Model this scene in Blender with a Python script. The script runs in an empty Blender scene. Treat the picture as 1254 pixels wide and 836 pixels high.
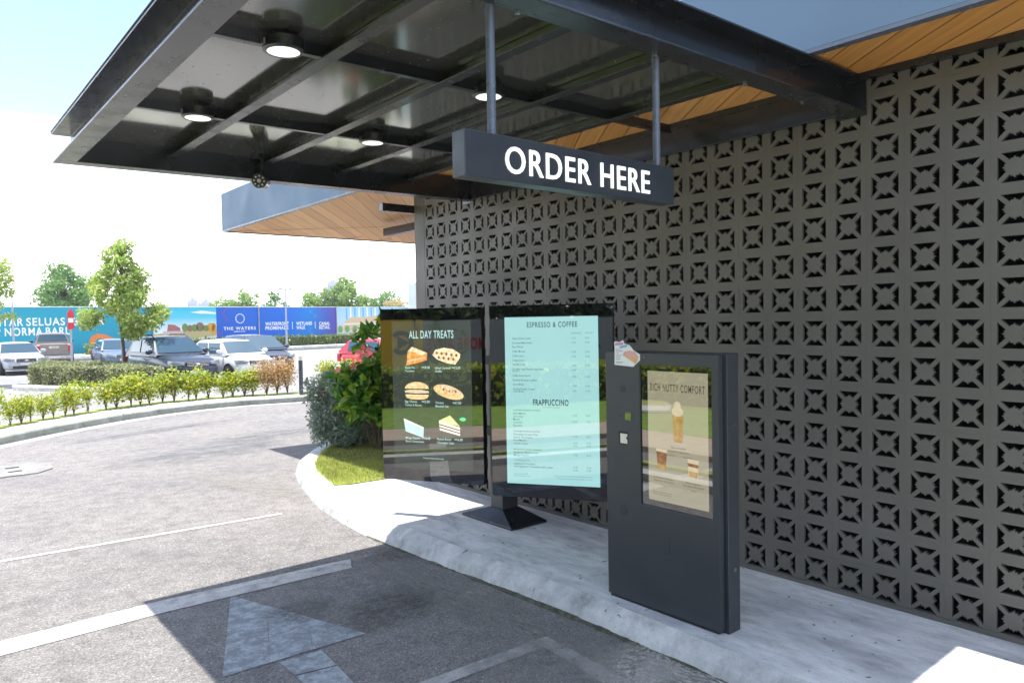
import bpy, bmesh, math, random
import numpy as np
from mathutils import Vector, Matrix

random.seed(7)
rng = np.random.default_rng(7)
S = bpy.context.scene
COL = S.collection
R = math.radians

# ------------------------------------------------------------------ camera
cam_d = bpy.data.cameras.new('camera')
cam = bpy.data.objects.new('camera', cam_d)
COL.objects.link(cam)
S.camera = cam
yaw, pitch, roll = -6.99130494e-01, -3.00462020e-02, -1.82175978e-02
cy, sy = math.cos(yaw), math.sin(yaw)
fw = Vector((-sy * math.cos(pitch), cy * math.cos(pitch), math.sin(pitch)))
rt = Vector((cy, sy, 0)); up = rt.cross(fw)
r2 = rt * math.cos(roll) + up * math.sin(roll)
u2 = -rt * math.sin(roll) + up * math.cos(roll)
m = Matrix((r2, u2, -fw)).transposed().to_4x4()
m.translation = Vector((-4.931, -7.36, 1.9357))
cam.matrix_world = m
cam_d.sensor_width = 36
cam_d.lens = 894.468 / 1254 * 36
cam_d.clip_start = 0.05
cam_d.clip_end = 4000

# ------------------------------------------------------------------ light
SUN = Vector((-0.115, 0.19, 1.0)).normalized()
el = math.asin(SUN.z); az = math.atan2(SUN.x, SUN.y)
w = bpy.data.worlds.new('World'); S.world = w; w.use_nodes = True
nt = w.node_tree
for n in list(nt.nodes): nt.nodes.remove(n)
out = nt.nodes.new('ShaderNodeOutputWorld'); bg = nt.nodes.new('ShaderNodeBackground')
sky = nt.nodes.new('ShaderNodeTexSky'); sky.sky_type = 'NISHITA'; sky.sun_disc = False
sky.sun_elevation = el; sky.sun_rotation = az
sky.air_density = 1.0; sky.dust_density = 0.6; sky.ozone_density = 1.0
tc = nt.nodes.new('ShaderNodeTexCoord'); mp = nt.nodes.new('ShaderNodeMapping')
mp.inputs['Scale'].default_value = (2.2, 2.2, 7.0)
ns = nt.nodes.new('ShaderNodeTexNoise'); ns.inputs['Scale'].default_value = 1.3; ns.inputs['Detail'].default_value = 7
rp = nt.nodes.new('ShaderNodeValToRGB'); rp.color_ramp.elements[0].position = 0.52; rp.color_ramp.elements[1].position = 0.80
mx = nt.nodes.new('ShaderNodeMix'); mx.data_type = 'RGBA'
mx.inputs[7].default_value = (18.0, 18.4, 19.0, 1)
nt.links.new(tc.outputs['Generated'], mp.inputs['Vector']); nt.links.new(mp.outputs['Vector'], ns.inputs['Vector'])
nt.links.new(ns.outputs['Fac'], rp.inputs['Fac'])
# cumulus haze thickens towards the horizon
sxyz = nt.nodes.new('ShaderNodeSeparateXYZ'); nt.links.new(tc.outputs['Generated'], sxyz.inputs[0])
hr = nt.nodes.new('ShaderNodeMapRange'); hr.inputs[1].default_value = 0.06; hr.inputs[2].default_value = 0.24; hr.inputs[3].default_value = 1.0; hr.inputs[4].default_value = 0.0
nt.links.new(sxyz.outputs[2], hr.inputs[0])
mxm = nt.nodes.new('ShaderNodeMath'); mxm.operation = 'MAXIMUM'
nt.links.new(rp.outputs['Color'], mxm.inputs[0]); nt.links.new(hr.outputs[0], mxm.inputs[1]); nt.links.new(mxm.outputs[0], mx.inputs[0])
nt.links.new(sky.outputs['Color'], mx.inputs[6]); nt.links.new(mx.outputs[2], bg.inputs['Color'])
bg.inputs['Strength'].default_value = 0.094
nt.links.new(bg.outputs['Background'], out.inputs['Surface'])
sd = bpy.data.lights.new('sun', 'SUN'); sun = bpy.data.objects.new('sun', sd); COL.objects.link(sun)
sd.energy = 2.7; sd.angle = R(0.53); sd.color = (1.0, 0.955, 0.89)
sun.rotation_euler = SUN.to_track_quat('Z', 'Y').to_euler()
sun.location = (-8, 12, 60)
S.view_settings.view_transform = 'Standard'
S.view_settings.look = 'None'
S.view_settings.gamma = 1.0
S.view_settings.use_curve_mapping = False
S.view_settings.exposure = 1.78
S.cycles.max_bounces = 8

# ------------------------------------------------------------------ materials
def newmat(name):
    mt = bpy.data.materials.new(name); mt.use_nodes = True
    return mt, mt.node_tree, mt.node_tree.nodes['Principled BSDF']

def noise(t, scale, detail=4, rough=0.55, coord='Object', sc=None):
    tcn = t.nodes.new('ShaderNodeTexCoord'); n = t.nodes.new('ShaderNodeTexNoise')
    n.inputs['Scale'].default_value = scale; n.inputs['Detail'].default_value = detail
    n.inputs['Roughness'].default_value = rough
    if sc:
        mm = t.nodes.new('ShaderNodeMapping'); mm.inputs['Scale'].default_value = sc
        t.links.new(tcn.outputs[coord], mm.inputs['Vector']); t.links.new(mm.outputs['Vector'], n.inputs['Vector'])
    else:
        t.links.new(tcn.outputs[coord], n.inputs['Vector'])
    return n.outputs['Fac']

def ramp(t, fac, stops):
    r = t.nodes.new('ShaderNodeValToRGB'); e = r.color_ramp.elements
    while len(e) < len(stops): e.new(0.5)
    for i, (p, c) in enumerate(stops):
        e[i].position = p
        e[i].color = (c, c, c, 1) if isinstance(c, (int, float)) else (*c, 1)
    t.links.new(fac, r.inputs['Fac'])
    return r.outputs['Color']

def mixc(t, fac, a, b, mode='MIX'):
    x = t.nodes.new('ShaderNodeMix'); x.data_type = 'RGBA'; x.blend_type = mode
    for v, i in ((fac, 0), (a, 6), (b, 7)):
        if hasattr(v, 'links'): t.links.new(v, x.inputs[i])
        elif i == 0: x.inputs[0].default_value = v
        else: x.inputs[i].default_value = (*v, 1) if len(v) == 3 else v
    return x.outputs[2]

def bump(t, b, h, strength, dist=0.01):
    bn = t.nodes.new('ShaderNodeBump'); bn.inputs['Strength'].default_value = strength; bn.inputs['Distance'].default_value = dist
    t.links.new(h, bn.inputs['Height']); t.links.new(bn.outputs['Normal'], b.inputs['Normal'])

def paint(name, col, rough=0.45, var=0.12, scale=3.0, bmp=0.0, spec=0.5, metal=0.0, coat=0.0, fine=0, rvar=0.1):
    mt, t, b = newmat(name)
    f = noise(t, scale, 5)
    lo = tuple(max(c * (1 - var), 0) for c in col); hi = tuple(min(c * (1 + var), 1) for c in col)
    t.links.new(ramp(t, f, [(0.3, lo), (0.7, hi)]), b.inputs['Base Color'])
    t.links.new(ramp(t, noise(t, scale * 2.3, 4), [(0.3, max(rough - rvar, 0.02)), (0.7, min(rough + rvar, 1))]), b.inputs['Roughness'])
    b.inputs['Specular IOR Level'].default_value = spec; b.inputs['Metallic'].default_value = metal
    b.inputs['Coat Weight'].default_value = coat; b.inputs['Coat Roughness'].default_value = 0.04
    if bmp: bump(t, b, noise(t, fine or 60, 4), bmp)
    return mt

def flat(name, col, rough=0.6, emit=0.0, spec=0.5):
    mt, t, b = newmat(name)
    f = noise(t, 25, 3)
    t.links.new(ramp(t, f, [(0.3, tuple(c * 0.94 for c in col)), (0.7, tuple(min(c * 1.04, 1) for c in col))]), b.inputs['Base Color'])
    b.inputs['Roughness'].default_value = rough; b.inputs['Specular IOR Level'].default_value = spec
    if emit:
        b.inputs['Emission Color'].default_value = (*col, 1); b.inputs['Emission Strength'].default_value = emit
    return mt

def asphalt(name, dark, light, big=0.5):
    mt, t, b = newmat(name)
    fine = noise(t, 75, 4, 0.75); mid = noise(t, 6, 8, 0.65); large = noise(t, big, 6, 0.6)
    c = ramp(t, fine, [(0.33, dark), (0.66, light)])
    c = mixc(t, 1.0, c, ramp(t, mid, [(0.32, 0.74), (0.5, 0.98), (0.68, 1.14)]), 'MULTIPLY')
    c = mixc(t, 1.0, c, ramp(t, large, [(0.32, (0.80, 0.80, 0.83)), (0.5, (0.97, 0.96, 0.95)), (0.7, (1.07, 1.04, 1.03))]), 'MULTIPLY')
    g2 = noise(t, 34, 4, 0.8)
    c = mixc(t, 1.0, c, ramp(t, g2, [(0.34, 0.70), (0.5, 1.0), (0.66, 1.25)]), 'MULTIPLY')
    vor = t.nodes.new('ShaderNodeTexVoronoi'); vor.inputs['Scale'].default_value = 110
    tcn = t.nodes.new('ShaderNodeTexCoord'); t.links.new(tcn.outputs['Object'], vor.inputs['Vector'])
    sp = ramp(t, vor.outputs['Color'], [(0.88, 0.0), (0.97, 1.0)])
    c = mixc(t, sp, c, tuple(min(1, x * 1.7) for x in light))
    t.links.new(c, b.inputs['Base Color'])
    b.inputs['Roughness'].default_value = 0.88; b.inputs['Specular IOR Level'].default_value = 0.3
    bump(t, b, fine, 0.9, 0.012)
    return mt

def worn(name, col, under, th=0.45, wid=0.16, scale=9, fine=130):
    mt, t, b = newmat(name)
    f = noise(t, scale, 8, 0.75); g = noise(t, fine, 3, 0.7)
    k = ramp(t, f, [(th - wid, 0.0), (th + wid, 1.0)])
    k2 = mixc(t, 1.0, k, ramp(t, g, [(0.36, 0.30), (0.56, 1.0)]), 'MULTIPLY')
    t.links.new(mixc(t, k2, under, col), b.inputs['Base Color'])
    b.inputs['Roughness'].default_value = 0.8
    bump(t, b, g, 0.4, 0.005)
    return mt

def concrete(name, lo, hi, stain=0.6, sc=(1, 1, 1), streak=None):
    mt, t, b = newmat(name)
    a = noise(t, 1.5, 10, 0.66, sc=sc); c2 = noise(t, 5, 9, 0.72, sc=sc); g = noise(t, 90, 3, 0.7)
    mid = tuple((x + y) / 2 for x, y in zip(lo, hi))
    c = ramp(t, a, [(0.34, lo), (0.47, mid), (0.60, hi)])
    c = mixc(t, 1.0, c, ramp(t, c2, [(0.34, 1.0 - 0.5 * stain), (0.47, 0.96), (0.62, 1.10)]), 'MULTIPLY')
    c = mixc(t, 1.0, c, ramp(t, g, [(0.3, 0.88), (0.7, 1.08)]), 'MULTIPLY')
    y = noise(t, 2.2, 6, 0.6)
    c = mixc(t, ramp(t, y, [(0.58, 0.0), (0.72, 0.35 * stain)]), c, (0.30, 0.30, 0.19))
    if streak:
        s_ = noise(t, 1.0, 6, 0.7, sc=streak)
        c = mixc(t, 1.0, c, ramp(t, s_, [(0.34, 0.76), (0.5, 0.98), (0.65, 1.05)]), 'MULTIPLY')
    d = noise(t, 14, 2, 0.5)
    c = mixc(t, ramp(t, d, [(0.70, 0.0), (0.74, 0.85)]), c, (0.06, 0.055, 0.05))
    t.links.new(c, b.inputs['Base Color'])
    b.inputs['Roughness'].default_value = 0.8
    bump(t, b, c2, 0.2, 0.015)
    return mt

def leafmat(name, cols, trans=0.35, rough=0.45):
    mt, t, b = newmat(name)
    gi = t.nodes.new('ShaderNodeNewGeometry')
    n = len(cols)
    c = ramp(t, gi.outputs['Random Per Island'], [(i / max(n - 1, 1), k) for i, k in enumerate(cols)])
    c = mixc(t, 1.0, c, ramp(t, noise(t, 1.2, 3), [(0.35, 0.75), (0.65, 1.15)]), 'MULTIPLY')
    t.links.new(c, b.inputs['Base Color']); b.inputs['Roughness'].default_value = rough
    tr = t.nodes.new('ShaderNodeBsdfTranslucent'); t.links.new(c, tr.inputs['Color'])
    ms = t.nodes.new('ShaderNodeMixShader'); ms.inputs[0].default_value = trans
    o = t.nodes['Material Output']
    t.links.new(b.outputs[0], ms.inputs[1]); t.links.new(tr.outputs[0], ms.inputs[2]); t.links.new(ms.outputs[0], o.inputs['Surface'])
    return mt

def planks(name, dirv, pitchw, cols):
    mt, t, b = newmat(name)
    tcn = t.nodes.new('ShaderNodeTexCoord'); dp = t.nodes.new('ShaderNodeVectorMath'); dp.operation = 'DOT_PRODUCT'
    dp.inputs[1].default_value = (dirv[1], -dirv[0], 0)
    t.links.new(tcn.outputs['Object'], dp.inputs[0])
    dv = t.nodes.new('ShaderNodeMath'); dv.operation = 'DIVIDE'; dv.inputs[1].default_value = pitchw
    t.links.new(dp.outputs['Value'], dv.inputs[0])
    fr = t.nodes.new('ShaderNodeMath'); fr.operation = 'FRACT'; t.links.new(dv.outputs[0], fr.inputs[0])
    fl = t.nodes.new('ShaderNodeMath'); fl.operation = 'FLOOR'; t.links.new(dv.outputs[0], fl.inputs[0])
    wn = t.nodes.new('ShaderNodeTexWhiteNoise'); wn.noise_dimensions = '1D'; t.links.new(fl.outputs[0], wn.inputs['W'])
    base = ramp(t, wn.outputs['Value'], [(0.0, cols[0]), (0.5, cols[1]), (1.0, cols[2])])
    mm = t.nodes.new('ShaderNodeMapping'); mm.inputs['Rotation'].default_value = (0, 0, -math.atan2(dirv[1], dirv[0]))
    t.links.new(tcn.outputs['Object'], mm.inputs['Vector'])
    m2 = t.nodes.new('ShaderNodeMapping'); m2.inputs['Scale'].default_value = (1.2, 40, 1)
    t.links.new(mm.outputs['Vector'], m2.inputs['Vector'])
    gn = t.nodes.new('ShaderNodeTexNoise'); gn.inputs['Scale'].default_value = 1; gn.inputs['Detail'].default_value = 6
    t.links.new(m2.outputs['Vector'], gn.inputs['Vector'])
    base = mixc(t, 1.0, base, ramp(t, gn.outputs['Fac'], [(0.3, 0.8), (0.7, 1.12)]), 'MULTIPLY')
    gr = ramp(t, fr.outputs[0], [(0.0, 0.25), (0.05, 1.0), (0.95, 1.0), (1.0, 0.25)])
    base = mixc(t, 1.0, base, gr, 'MULTIPLY')
    t.links.new(base, b.inputs['Base Color']); b.inputs['Roughness'].default_value = 0.45
    bump(t, b, gr, 0.6, 0.01)
    return mt

def glassy(name, col, rough=0.03, spec=0.5, emit=None, es=0.0, coat=0.0):
    mt, t, b = newmat(name)
    b.inputs['Base Color'].default_value = (*col, 1)
    t.links.new(ramp(t, noise(t, 4, 5), [(0.35, rough), (0.7, rough + 0.03)]), b.inputs['Roughness'])
    b.inputs['Specular IOR Level'].default_value = spec
    b.inputs['Coat Weight'].default_value = coat; b.inputs['Coat Roughness'].default_value = 0.005; b.inputs['Coat IOR'].default_value = 1.8
    if emit:
        b.inputs['Emission Color'].default_value = (*emit, 1); b.inputs['Emission Strength'].default_value = es
    return mt

def glow(name, col, strength, back=(0.02, 0.02, 0.02)):
    mt, t, b = newmat(name)
    b.inputs['Base Color'].default_value = (*back, 1); b.inputs['Roughness'].default_value = 0.04; b.inputs['Coat Weight'].default_value = 1.0; b.inputs['Coat Roughness'].default_value = 0.005; b.inputs['Coat IOR'].default_value = 1.8
    f = noise(t, 6, 3)
    t.links.new(ramp(t, f, [(0.3, tuple(c * 0.96 for c in col)), (0.7, col)]), b.inputs['Emission Color'])
    b.inputs['Emission Strength'].default_value = strength
    return mt

def food(name, cols, scale, strength):
    mt, t, b = newmat(name)
    b.inputs['Base Color'].default_value = (0.02, 0.02, 0.02, 1); b.inputs['Roughness'].default_value = 0.06
    f = noise(t, scale, 6, 0.7)
    t.links.new(ramp(t, f, [(0.3 + 0.4 * i / (len(cols) - 1), c) for i, c in enumerate(cols)]), b.inputs['Emission Color'])
    b.inputs['Emission Strength'].default_value = strength
    return mt

M = {}
M['asphalt'] = asphalt('asphalt_drive', (0.112, 0.108, 0.107), (0.340, 0.324, 0.310))
M['lot'] = asphalt('asphalt_lot', (0.22, 0.215, 0.21), (0.34, 0.335, 0.33), 0.2)
M['ground'] = paint('ground_earth', (0.30, 0.28, 0.24), 0.95, 0.2, 0.3)
M['line'] = worn('road_paint', (0.58, 0.57, 0.54), (0.21, 0.20, 0.195), 0.42, 0.12)
M['line_old'] = worn('road_paint_old', (0.48, 0.47, 0.45), (0.21, 0.205, 0.205), 0.44, 0.10, 5)
M['arrow'] = worn('road_arrow_tape', (0.40, 0.44, 0.47), (0.20, 0.215, 0.23), 0.51, 0.07, 11)
M['spill'] = worn('cement_spill', (0.46, 0.44, 0.39), (0.17, 0.165, 0.16), 0.46, 0.06, 7)
M['concrete'] = concrete('concrete_island', (0.46, 0.47, 0.475), (0.78, 0.78, 0.765), 0.55, (2.4, 0.8, 1))
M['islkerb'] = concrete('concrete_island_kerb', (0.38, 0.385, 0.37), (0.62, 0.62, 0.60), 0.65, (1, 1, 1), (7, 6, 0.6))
M['kerb'] = concrete('concrete_kerb', (0.46, 0.45, 0.42), (0.66, 0.65, 0.61), 0.5)
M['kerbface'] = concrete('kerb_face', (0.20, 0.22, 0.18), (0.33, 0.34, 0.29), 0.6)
M['pave'] = concrete('pavement', (0.55, 0.53, 0.49), (0.68, 0.66, 0.62), 0.3)
M['wall'] = paint('wall_paint_grey', (0.130, 0.122, 0.106), 0.5, 0.16, 0.8, 0.15, 0.4, fine=45)
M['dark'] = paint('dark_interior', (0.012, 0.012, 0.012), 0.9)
M['steel'] = paint('black_steel', (0.016, 0.018, 0.022), 0.25, 0.12, 2, 0.0, 0.75, rvar=0.08)
M['fascia'] = paint('fascia_panel', (0.105, 0.165, 0.24), 0.55, 0.015, 0.7, 0, 0.3)
M['soffit'] = planks('soffit_timber', (0.62, 0.785), 0.19, [(0.62, 0.285, 0.068), (0.72, 0.35, 0.095), (0.81, 0.43, 0.14)])
M['rod'] = paint('rod_steel', (0.10, 0.12, 0.16), 0.3, 0.1, 5)
M['signface'] = paint('sign_panel', (0.026, 0.032, 0.040), 0.38, 0.08, 3)
M['white'] = flat('white_acrylic', (0.85, 0.85, 0.86), 0.4, 0.27)
M['kiosk'] = paint('kiosk_powder_coat', (0.038, 0.044, 0.050), 0.42, 0.06, 3, 0.05, 0.5, fine=200)
M['kiosk_dim'] = paint('kiosk_grille', (0.030, 0.036, 0.042), 0.6, 0.06, 3)
M['bezel'] = glassy('screen_bezel_glass', (0.006, 0.006, 0.008), 0.015, 1.0, coat=1.0)
M['casing'] = paint('casing_black', (0.012, 0.014, 0.018), 0.35, 0.1, 3)
M['rubber'] = paint('rubber_black', (0.015, 0.015, 0.016), 0.8)
M['chrome'] = paint('chrome', (0.6, 0.6, 0.62), 0.2, 0.05, 5, metal=1.0)
M['brass'] = paint('lock_metal', (0.35, 0.35, 0.36), 0.3, 0.05, 5, metal=1.0)
M['lens'] = flat('lamp_diffuser', (0.95, 0.93, 0.86), 0.5, 0.33)
M['bark'] = paint('bark', (0.12, 0.085, 0.06), 0.9, 0.3, 8, 0.5, fine=30)
M['stem'] = paint('stem_wood', (0.16, 0.11, 0.07), 0.85, 0.3, 12)
M['soil'] = paint('mulch_soil', (0.07, 0.045, 0.03), 0.95, 0.4, 20, 0.6, fine=60)
M['leaf_yellow'] = leafmat('leaf_yellow_green', [(0.15, 0.28, 0.02), (0.42, 0.48, 0.03), (0.66, 0.62, 0.07), (0.22, 0.36, 0.03)])
M['leaf_peach'] = leafmat('leaf_peach', [(0.48, 0.28, 0.13), (0.66, 0.42, 0.22), (0.40, 0.32, 0.09), (0.60, 0.36, 0.20)])
M['leaf_tree'] = leafmat('leaf_young_tree', [(0.18, 0.34, 0.04), (0.40, 0.52, 0.10), (0.66, 0.68, 0.28), (0.28, 0.45, 0.06)])
M['leaf_far'] = leafmat('leaf_far_tree', [(0.13, 0.27, 0.07), (0.20, 0.36, 0.10), (0.28, 0.43, 0.13)])
M['leaf_lime'] = leafmat('leaf_lime_tree', [(0.18, 0.32, 0.08), (0.30, 0.44, 0.12), (0.40, 0.50, 0.18)])
M['leaf_straw'] = leafmat('leaf_straw_tree', [(0.5, 0.40, 0.20), (0.6, 0.5, 0.28), (0.42, 0.40, 0.16)])
M['leaf_hedge'] = leafmat('leaf_hedge', [(0.15, 0.19, 0.07), (0.29, 0.31, 0.14), (0.46, 0.46, 0.26), (0.22, 0.25, 0.10)])
M['leaf_silver'] = leafmat('leaf_silver', [(0.17, 0.25, 0.17), (0.30, 0.39, 0.29), (0.44, 0.51, 0.41), (0.13, 0.19, 0.12)], 0.25)
M['leaf_gloss'] = leafmat('leaf_glossy', [(0.04, 0.14, 0.02), (0.08, 0.24, 0.03), (0.15, 0.35, 0.03), (0.38, 0.46, 0.04)], 0.3, 0.22)
M['leaf_dark'] = leafmat('leaf_dark', [(0.03, 0.07, 0.02), (0.06, 0.11, 0.03), (0.09, 0.14, 0.03)])
M['grass'] = leafmat('grass_blade', [(0.24, 0.33, 0.05), (0.40, 0.46, 0.08), (0.56, 0.54, 0.18), (0.30, 0.40, 0.05), (0.50, 0.42, 0.16)], 0.3, 0.6)
M['turf'] = paint('turf_base', (0.30, 0.34, 0.08), 0.95, 0.35, 9, 0.6, fine=80)
M['petal'] = leafmat('petal_coral', [(0.75, 0.16, 0.12), (0.8, 0.26, 0.2), (0.7, 0.12, 0.1)], 0.4)
M['glass_car'] = glassy('car_glass', (0.03, 0.07, 0.10), 0.02, 0.9)
M['plate'] = flat('plate_white', (0.6, 0.6, 0.58), 0.5)
M['black_trim'] = paint('black_trim', (0.02, 0.02, 0.022), 0.5)
M['headlight'] = glassy('headlight', (0.30, 0.32, 0.34), 0.08, 0.8)
M['tail'] = glassy('tail_lamp', (0.55, 0.03, 0.03), 0.1, 0.6)
M['amber'] = glassy('amber_lamp', (0.7, 0.3, 0.04), 0.1, 0.6)
def carpaint(n, c, metal=0.3): return paint(n, c, 0.30, 0.03, 2, 0, 0.5, metal * 0.25, 0.18 if max(c) < 0.2 else 0.4, rvar=0.04)
M['car_silver'] = carpaint('paint_silver', (0.42, 0.45, 0.50), 0.5)
M['car_brown'] = carpaint('paint_brown', (0.24, 0.195, 0.165), 0.4)
M['car_blue'] = carpaint('paint_blue', (0.12, 0.17, 0.27), 0.4)
M['car_navy'] = carpaint('paint_navy', (0.018, 0.026, 0.046), 0.2)
M['car_white'] = carpaint('paint_white', (0.74, 0.75, 0.77), 0.0)
M['car_grey'] = carpaint('paint_grey_blue', (0.045, 0.06, 0.09), 0.2)
M['car_red'] = carpaint('paint_red', (0.55, 0.03, 0.045), 0.2)
M['pole'] = paint('pole_grey', (0.33, 0.35, 0.37), 0.5, 0.1, 4)
M['bollard'] = paint('bollard_grey', (0.05, 0.06, 0.075), 0.5, 0.1, 4)
M['bollard_cap'] = flat('bollard_cap', (0.70, 0.66, 0.48), 0.5)
M['red'] = flat('sign_red', (0.62, 0.03, 0.04), 0.5)
M['white_paint'] = flat('white_paint', (0.80, 0.80, 0.80), 0.5)
M['tower'] = paint('tower_render', (0.36, 0.38, 0.46), 0.9, 0.1, 0.05)
M['tower_win'] = paint('tower_window', (0.16, 0.18, 0.24), 0.5)

# ------------------------------------------------------------------ mesh helpers
def tag(o, label=None, cat=None, group=None, kind=None):
    if label: o['label'] = label
    if cat: o['category'] = cat
    if group: o['group'] = group
    if kind: o['kind'] = kind
    return o

def thing(name, label, cat, loc=(0, 0, 0), rz=0.0, group=None):
    o = bpy.data.objects.new(name, None); COL.objects.link(o)
    o.empty_display_size = 0.2
    o.location = loc; o.rotation_euler = (0, 0, rz)
    return tag(o, label, cat, group)

class MB:
    def __init__(self): self.v = []; self.f = []
    def add(self, vs, fs):
        o = len(self.v); self.v += [tuple(map(float, p)) for p in vs]; self.f += [tuple(i + o for i in f) for f in fs]; return self
    def box(self, x0, x1, y0, y1, z0, z1, fr=None):
        vs = [(x, y, z) for z in (z0, z1) for y in (y0, y1) for x in (x0, x1)]
        if fr: vs = [fr(*p) for p in vs]
        return self.add(vs, [(0, 2, 3, 1), (4, 5, 7, 6), (0, 1, 5, 4), (2, 6, 7, 3), (0, 4, 6, 2), (1, 3, 7, 5)])
    def prism(self, poly, a, b, fr=lambda x, y, z: (x, y, z)):
        n = len(poly)
        vs = [fr(x, y, a) for x, y in poly] + [fr(x, y, b) for x, y in poly]
        return self.add(vs, [tuple(range(n - 1, -1, -1)), tuple(range(n, 2 * n))] + [(i, (i + 1) % n, n + (i + 1) % n, n + i) for i in range(n)])
    def tube(self, pts, rad, seg=8, cap=True):
        pts = [Vector(p) for p in pts]; rads = rad if isinstance(rad, (list, tuple)) else [rad] * len(pts)
        vs = []; fs = []
        for i, p in enumerate(pts):
            d = (pts[min(i + 1, len(pts) - 1)] - pts[max(i - 1, 0)]).normalized()
            a = d.orthogonal().normalized() if abs(d.z) < 0.9 else Vector((1, 0, 0)).cross(d).normalized()
            b2 = d.cross(a)
            for k in range(seg):
                t = 2 * math.pi * k / seg
                vs.append(p + (a * math.cos(t) + b2 * math.sin(t)) * rads[i])
        for i in range(len(pts) - 1):
            for k in range(seg):
                k2 = (k + 1) % seg
                fs.append((i * seg + k, i * seg + k2, (i + 1) * seg + k2, (i + 1) * seg + k))
        if cap:
            fs.append(tuple(range(seg - 1, -1, -1))); L = (len(pts) - 1) * seg; fs.append(tuple(L + k for k in range(seg)))
        return self.add(vs, fs)
    def ico(self, c, r, sub=2):
        bm = bmesh.new(); bmesh.ops.create_icosphere(bm, subdivisions=sub, radius=1)
        vs = [(c[0] + v.co.x * r[0], c[1] + v.co.y * r[1], c[2] + v.co.z * r[2]) for v in bm.verts]
        fs = [tuple(v.index for v in f.verts) for f in bm.faces]; bm.free()
        return self.add(vs, fs)
    def build(self, name, mat, parent=None, bevel=0.0, smooth=False, world=False, seg=2, mats=None):
        me = bpy.data.meshes.new(name)
        vs = self.v
        if parent is not None and world:
            inv = parent.matrix_basis.inverted()
            if parent.parent: inv = (parent.parent.matrix_basis @ parent.matrix_basis).inverted()
            vs = [tuple(inv @ Vector(p)) for p in vs]
        me.from_pydata(vs, [], self.f); me.update()
        bm = bmesh.new(); bm.from_mesh(me); bmesh.ops.recalc_face_normals(bm, faces=bm.faces); bm.to_mesh(me); bm.free()
        me.materials.append(mat)
        if smooth:
            me.polygons.foreach_set('use_smooth', [True] * len(me.polygons))
        o = bpy.data.objects.new(name, me); COL.objects.link(o)
        if parent is not None: o.parent = parent
        if bevel:
            b = o.modifiers.new('bevel', 'BEVEL'); b.width = bevel; b.segments = seg; b.limit_method = 'ANGLE'; b.angle_limit = R(35)
        if smooth:
            try: me.set_sharp_from_angle(angle=R(40))
            except Exception: pass
        return o

def npmesh(name, V, F, mat, parent=None):
    me = bpy.data.meshes.new(name)
    k = F.shape[1]
    me.vertices.add(len(V)); me.vertices.foreach_set('co', V.astype(np.float32).ravel())
    me.loops.add(F.size); me.loops.foreach_set('vertex_index', F.astype(np.int32).ravel())
    me.polygons.add(len(F)); me.polygons.foreach_set('loop_start', np.arange(0, F.size, k, dtype=np.int32))
    me.polygons.foreach_set('use_smooth', [False] * len(F)); me.update(calc_edges=True); me.validate()
    me.materials.append(mat)
    o = bpy.data.objects.new(name, me); COL.objects.link(o)
    if parent is not None: o.parent = parent
    return o

def leaves(P, size, asp=0.55, upbias=0.3, N=None, var=0.35):
    """folded leaf shapes (6 verts, 2 quads) at points P"""
    n = len(P)
    d = rng.normal(size=(n, 3)); d[:, 2] += 0.1
    d /= np.linalg.norm(d, axis=1)[:, None]
    nn = rng.normal(size=(n, 3)); nn[:, 2] = np.abs(nn[:, 2]) + upbias
    if N is not None: nn += N
    s = np.cross(d, nn); s /= np.linalg.norm(s, axis=1)[:, None] + 1e-9
    nz = np.cross(s, d)
    L = size * (1 + var * rng.uniform(-1, 1, n))[:, None]; W = L * asp * 0.5
    a = P; e = P + d * L
    m1 = P + d * L * 0.45
    V = np.stack([a, m1 + s * W + nz * W * 0.35, e, m1 - s * W + nz * W * 0.35, P + d * L * 0.5], 1)
    idx = np.arange(n)[:, None] * 5
    F = np.concatenate([idx + np.array([[0, 4, 2, 1]]), idx + np.array([[0, 3, 2, 4]])], 0)
    return V.reshape(-1, 3), F

def ball(n, c, r, shell=0.5):
    d = rng.normal(size=(n, 3)); d /= np.linalg.norm(d, axis=1)[:, None]
    q = rng.uniform(shell, 1, n) ** 0.6
    return np.array(c) + d * q[:, None] * np.array(r)

def copy_thing(src, loc=None, rz=None):
    r = src.copy(); COL.objects.link(r)
    if loc is not None: r.location = loc
    if rz is not None: r.rotation_euler = (0, 0, rz)
    for ch in list(src.children):
        c = ch.copy(); COL.objects.link(c); c.parent = r
        for g in ch.children:
            d = g.copy(); COL.objects.link(d); d.parent = c
    return r

_tc = {}
def text_geo(s, bold=0.0, sp=1.08):
    k = (s, bold, sp)
    if k in _tc: return _tc[k]
    cu = bpy.data.curves.new('t', 'FONT'); cu.body = s; cu.size = 1; cu.fill_mode = 'FRONT'; cu.offset = bold; cu.resolution_u = 4; cu.space_character = sp
    o = bpy.data.objects.new('t', cu); COL.objects.link(o)
    dg = bpy.context.evaluated_depsgraph_get(); dg.update()
    me = bpy.data.meshes.new_from_object(o.evaluated_get(dg))
    V = np.array([v.co[:] for v in me.vertices]) if len(me.vertices) else np.zeros((0, 3)); F = [tuple(p.vertices) for p in me.polygons]
    bpy.data.objects.remove(o); bpy.data.curves.remove(cu); bpy.data.meshes.remove(me)
    _tc[k] = (V, F); return V, F

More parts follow.
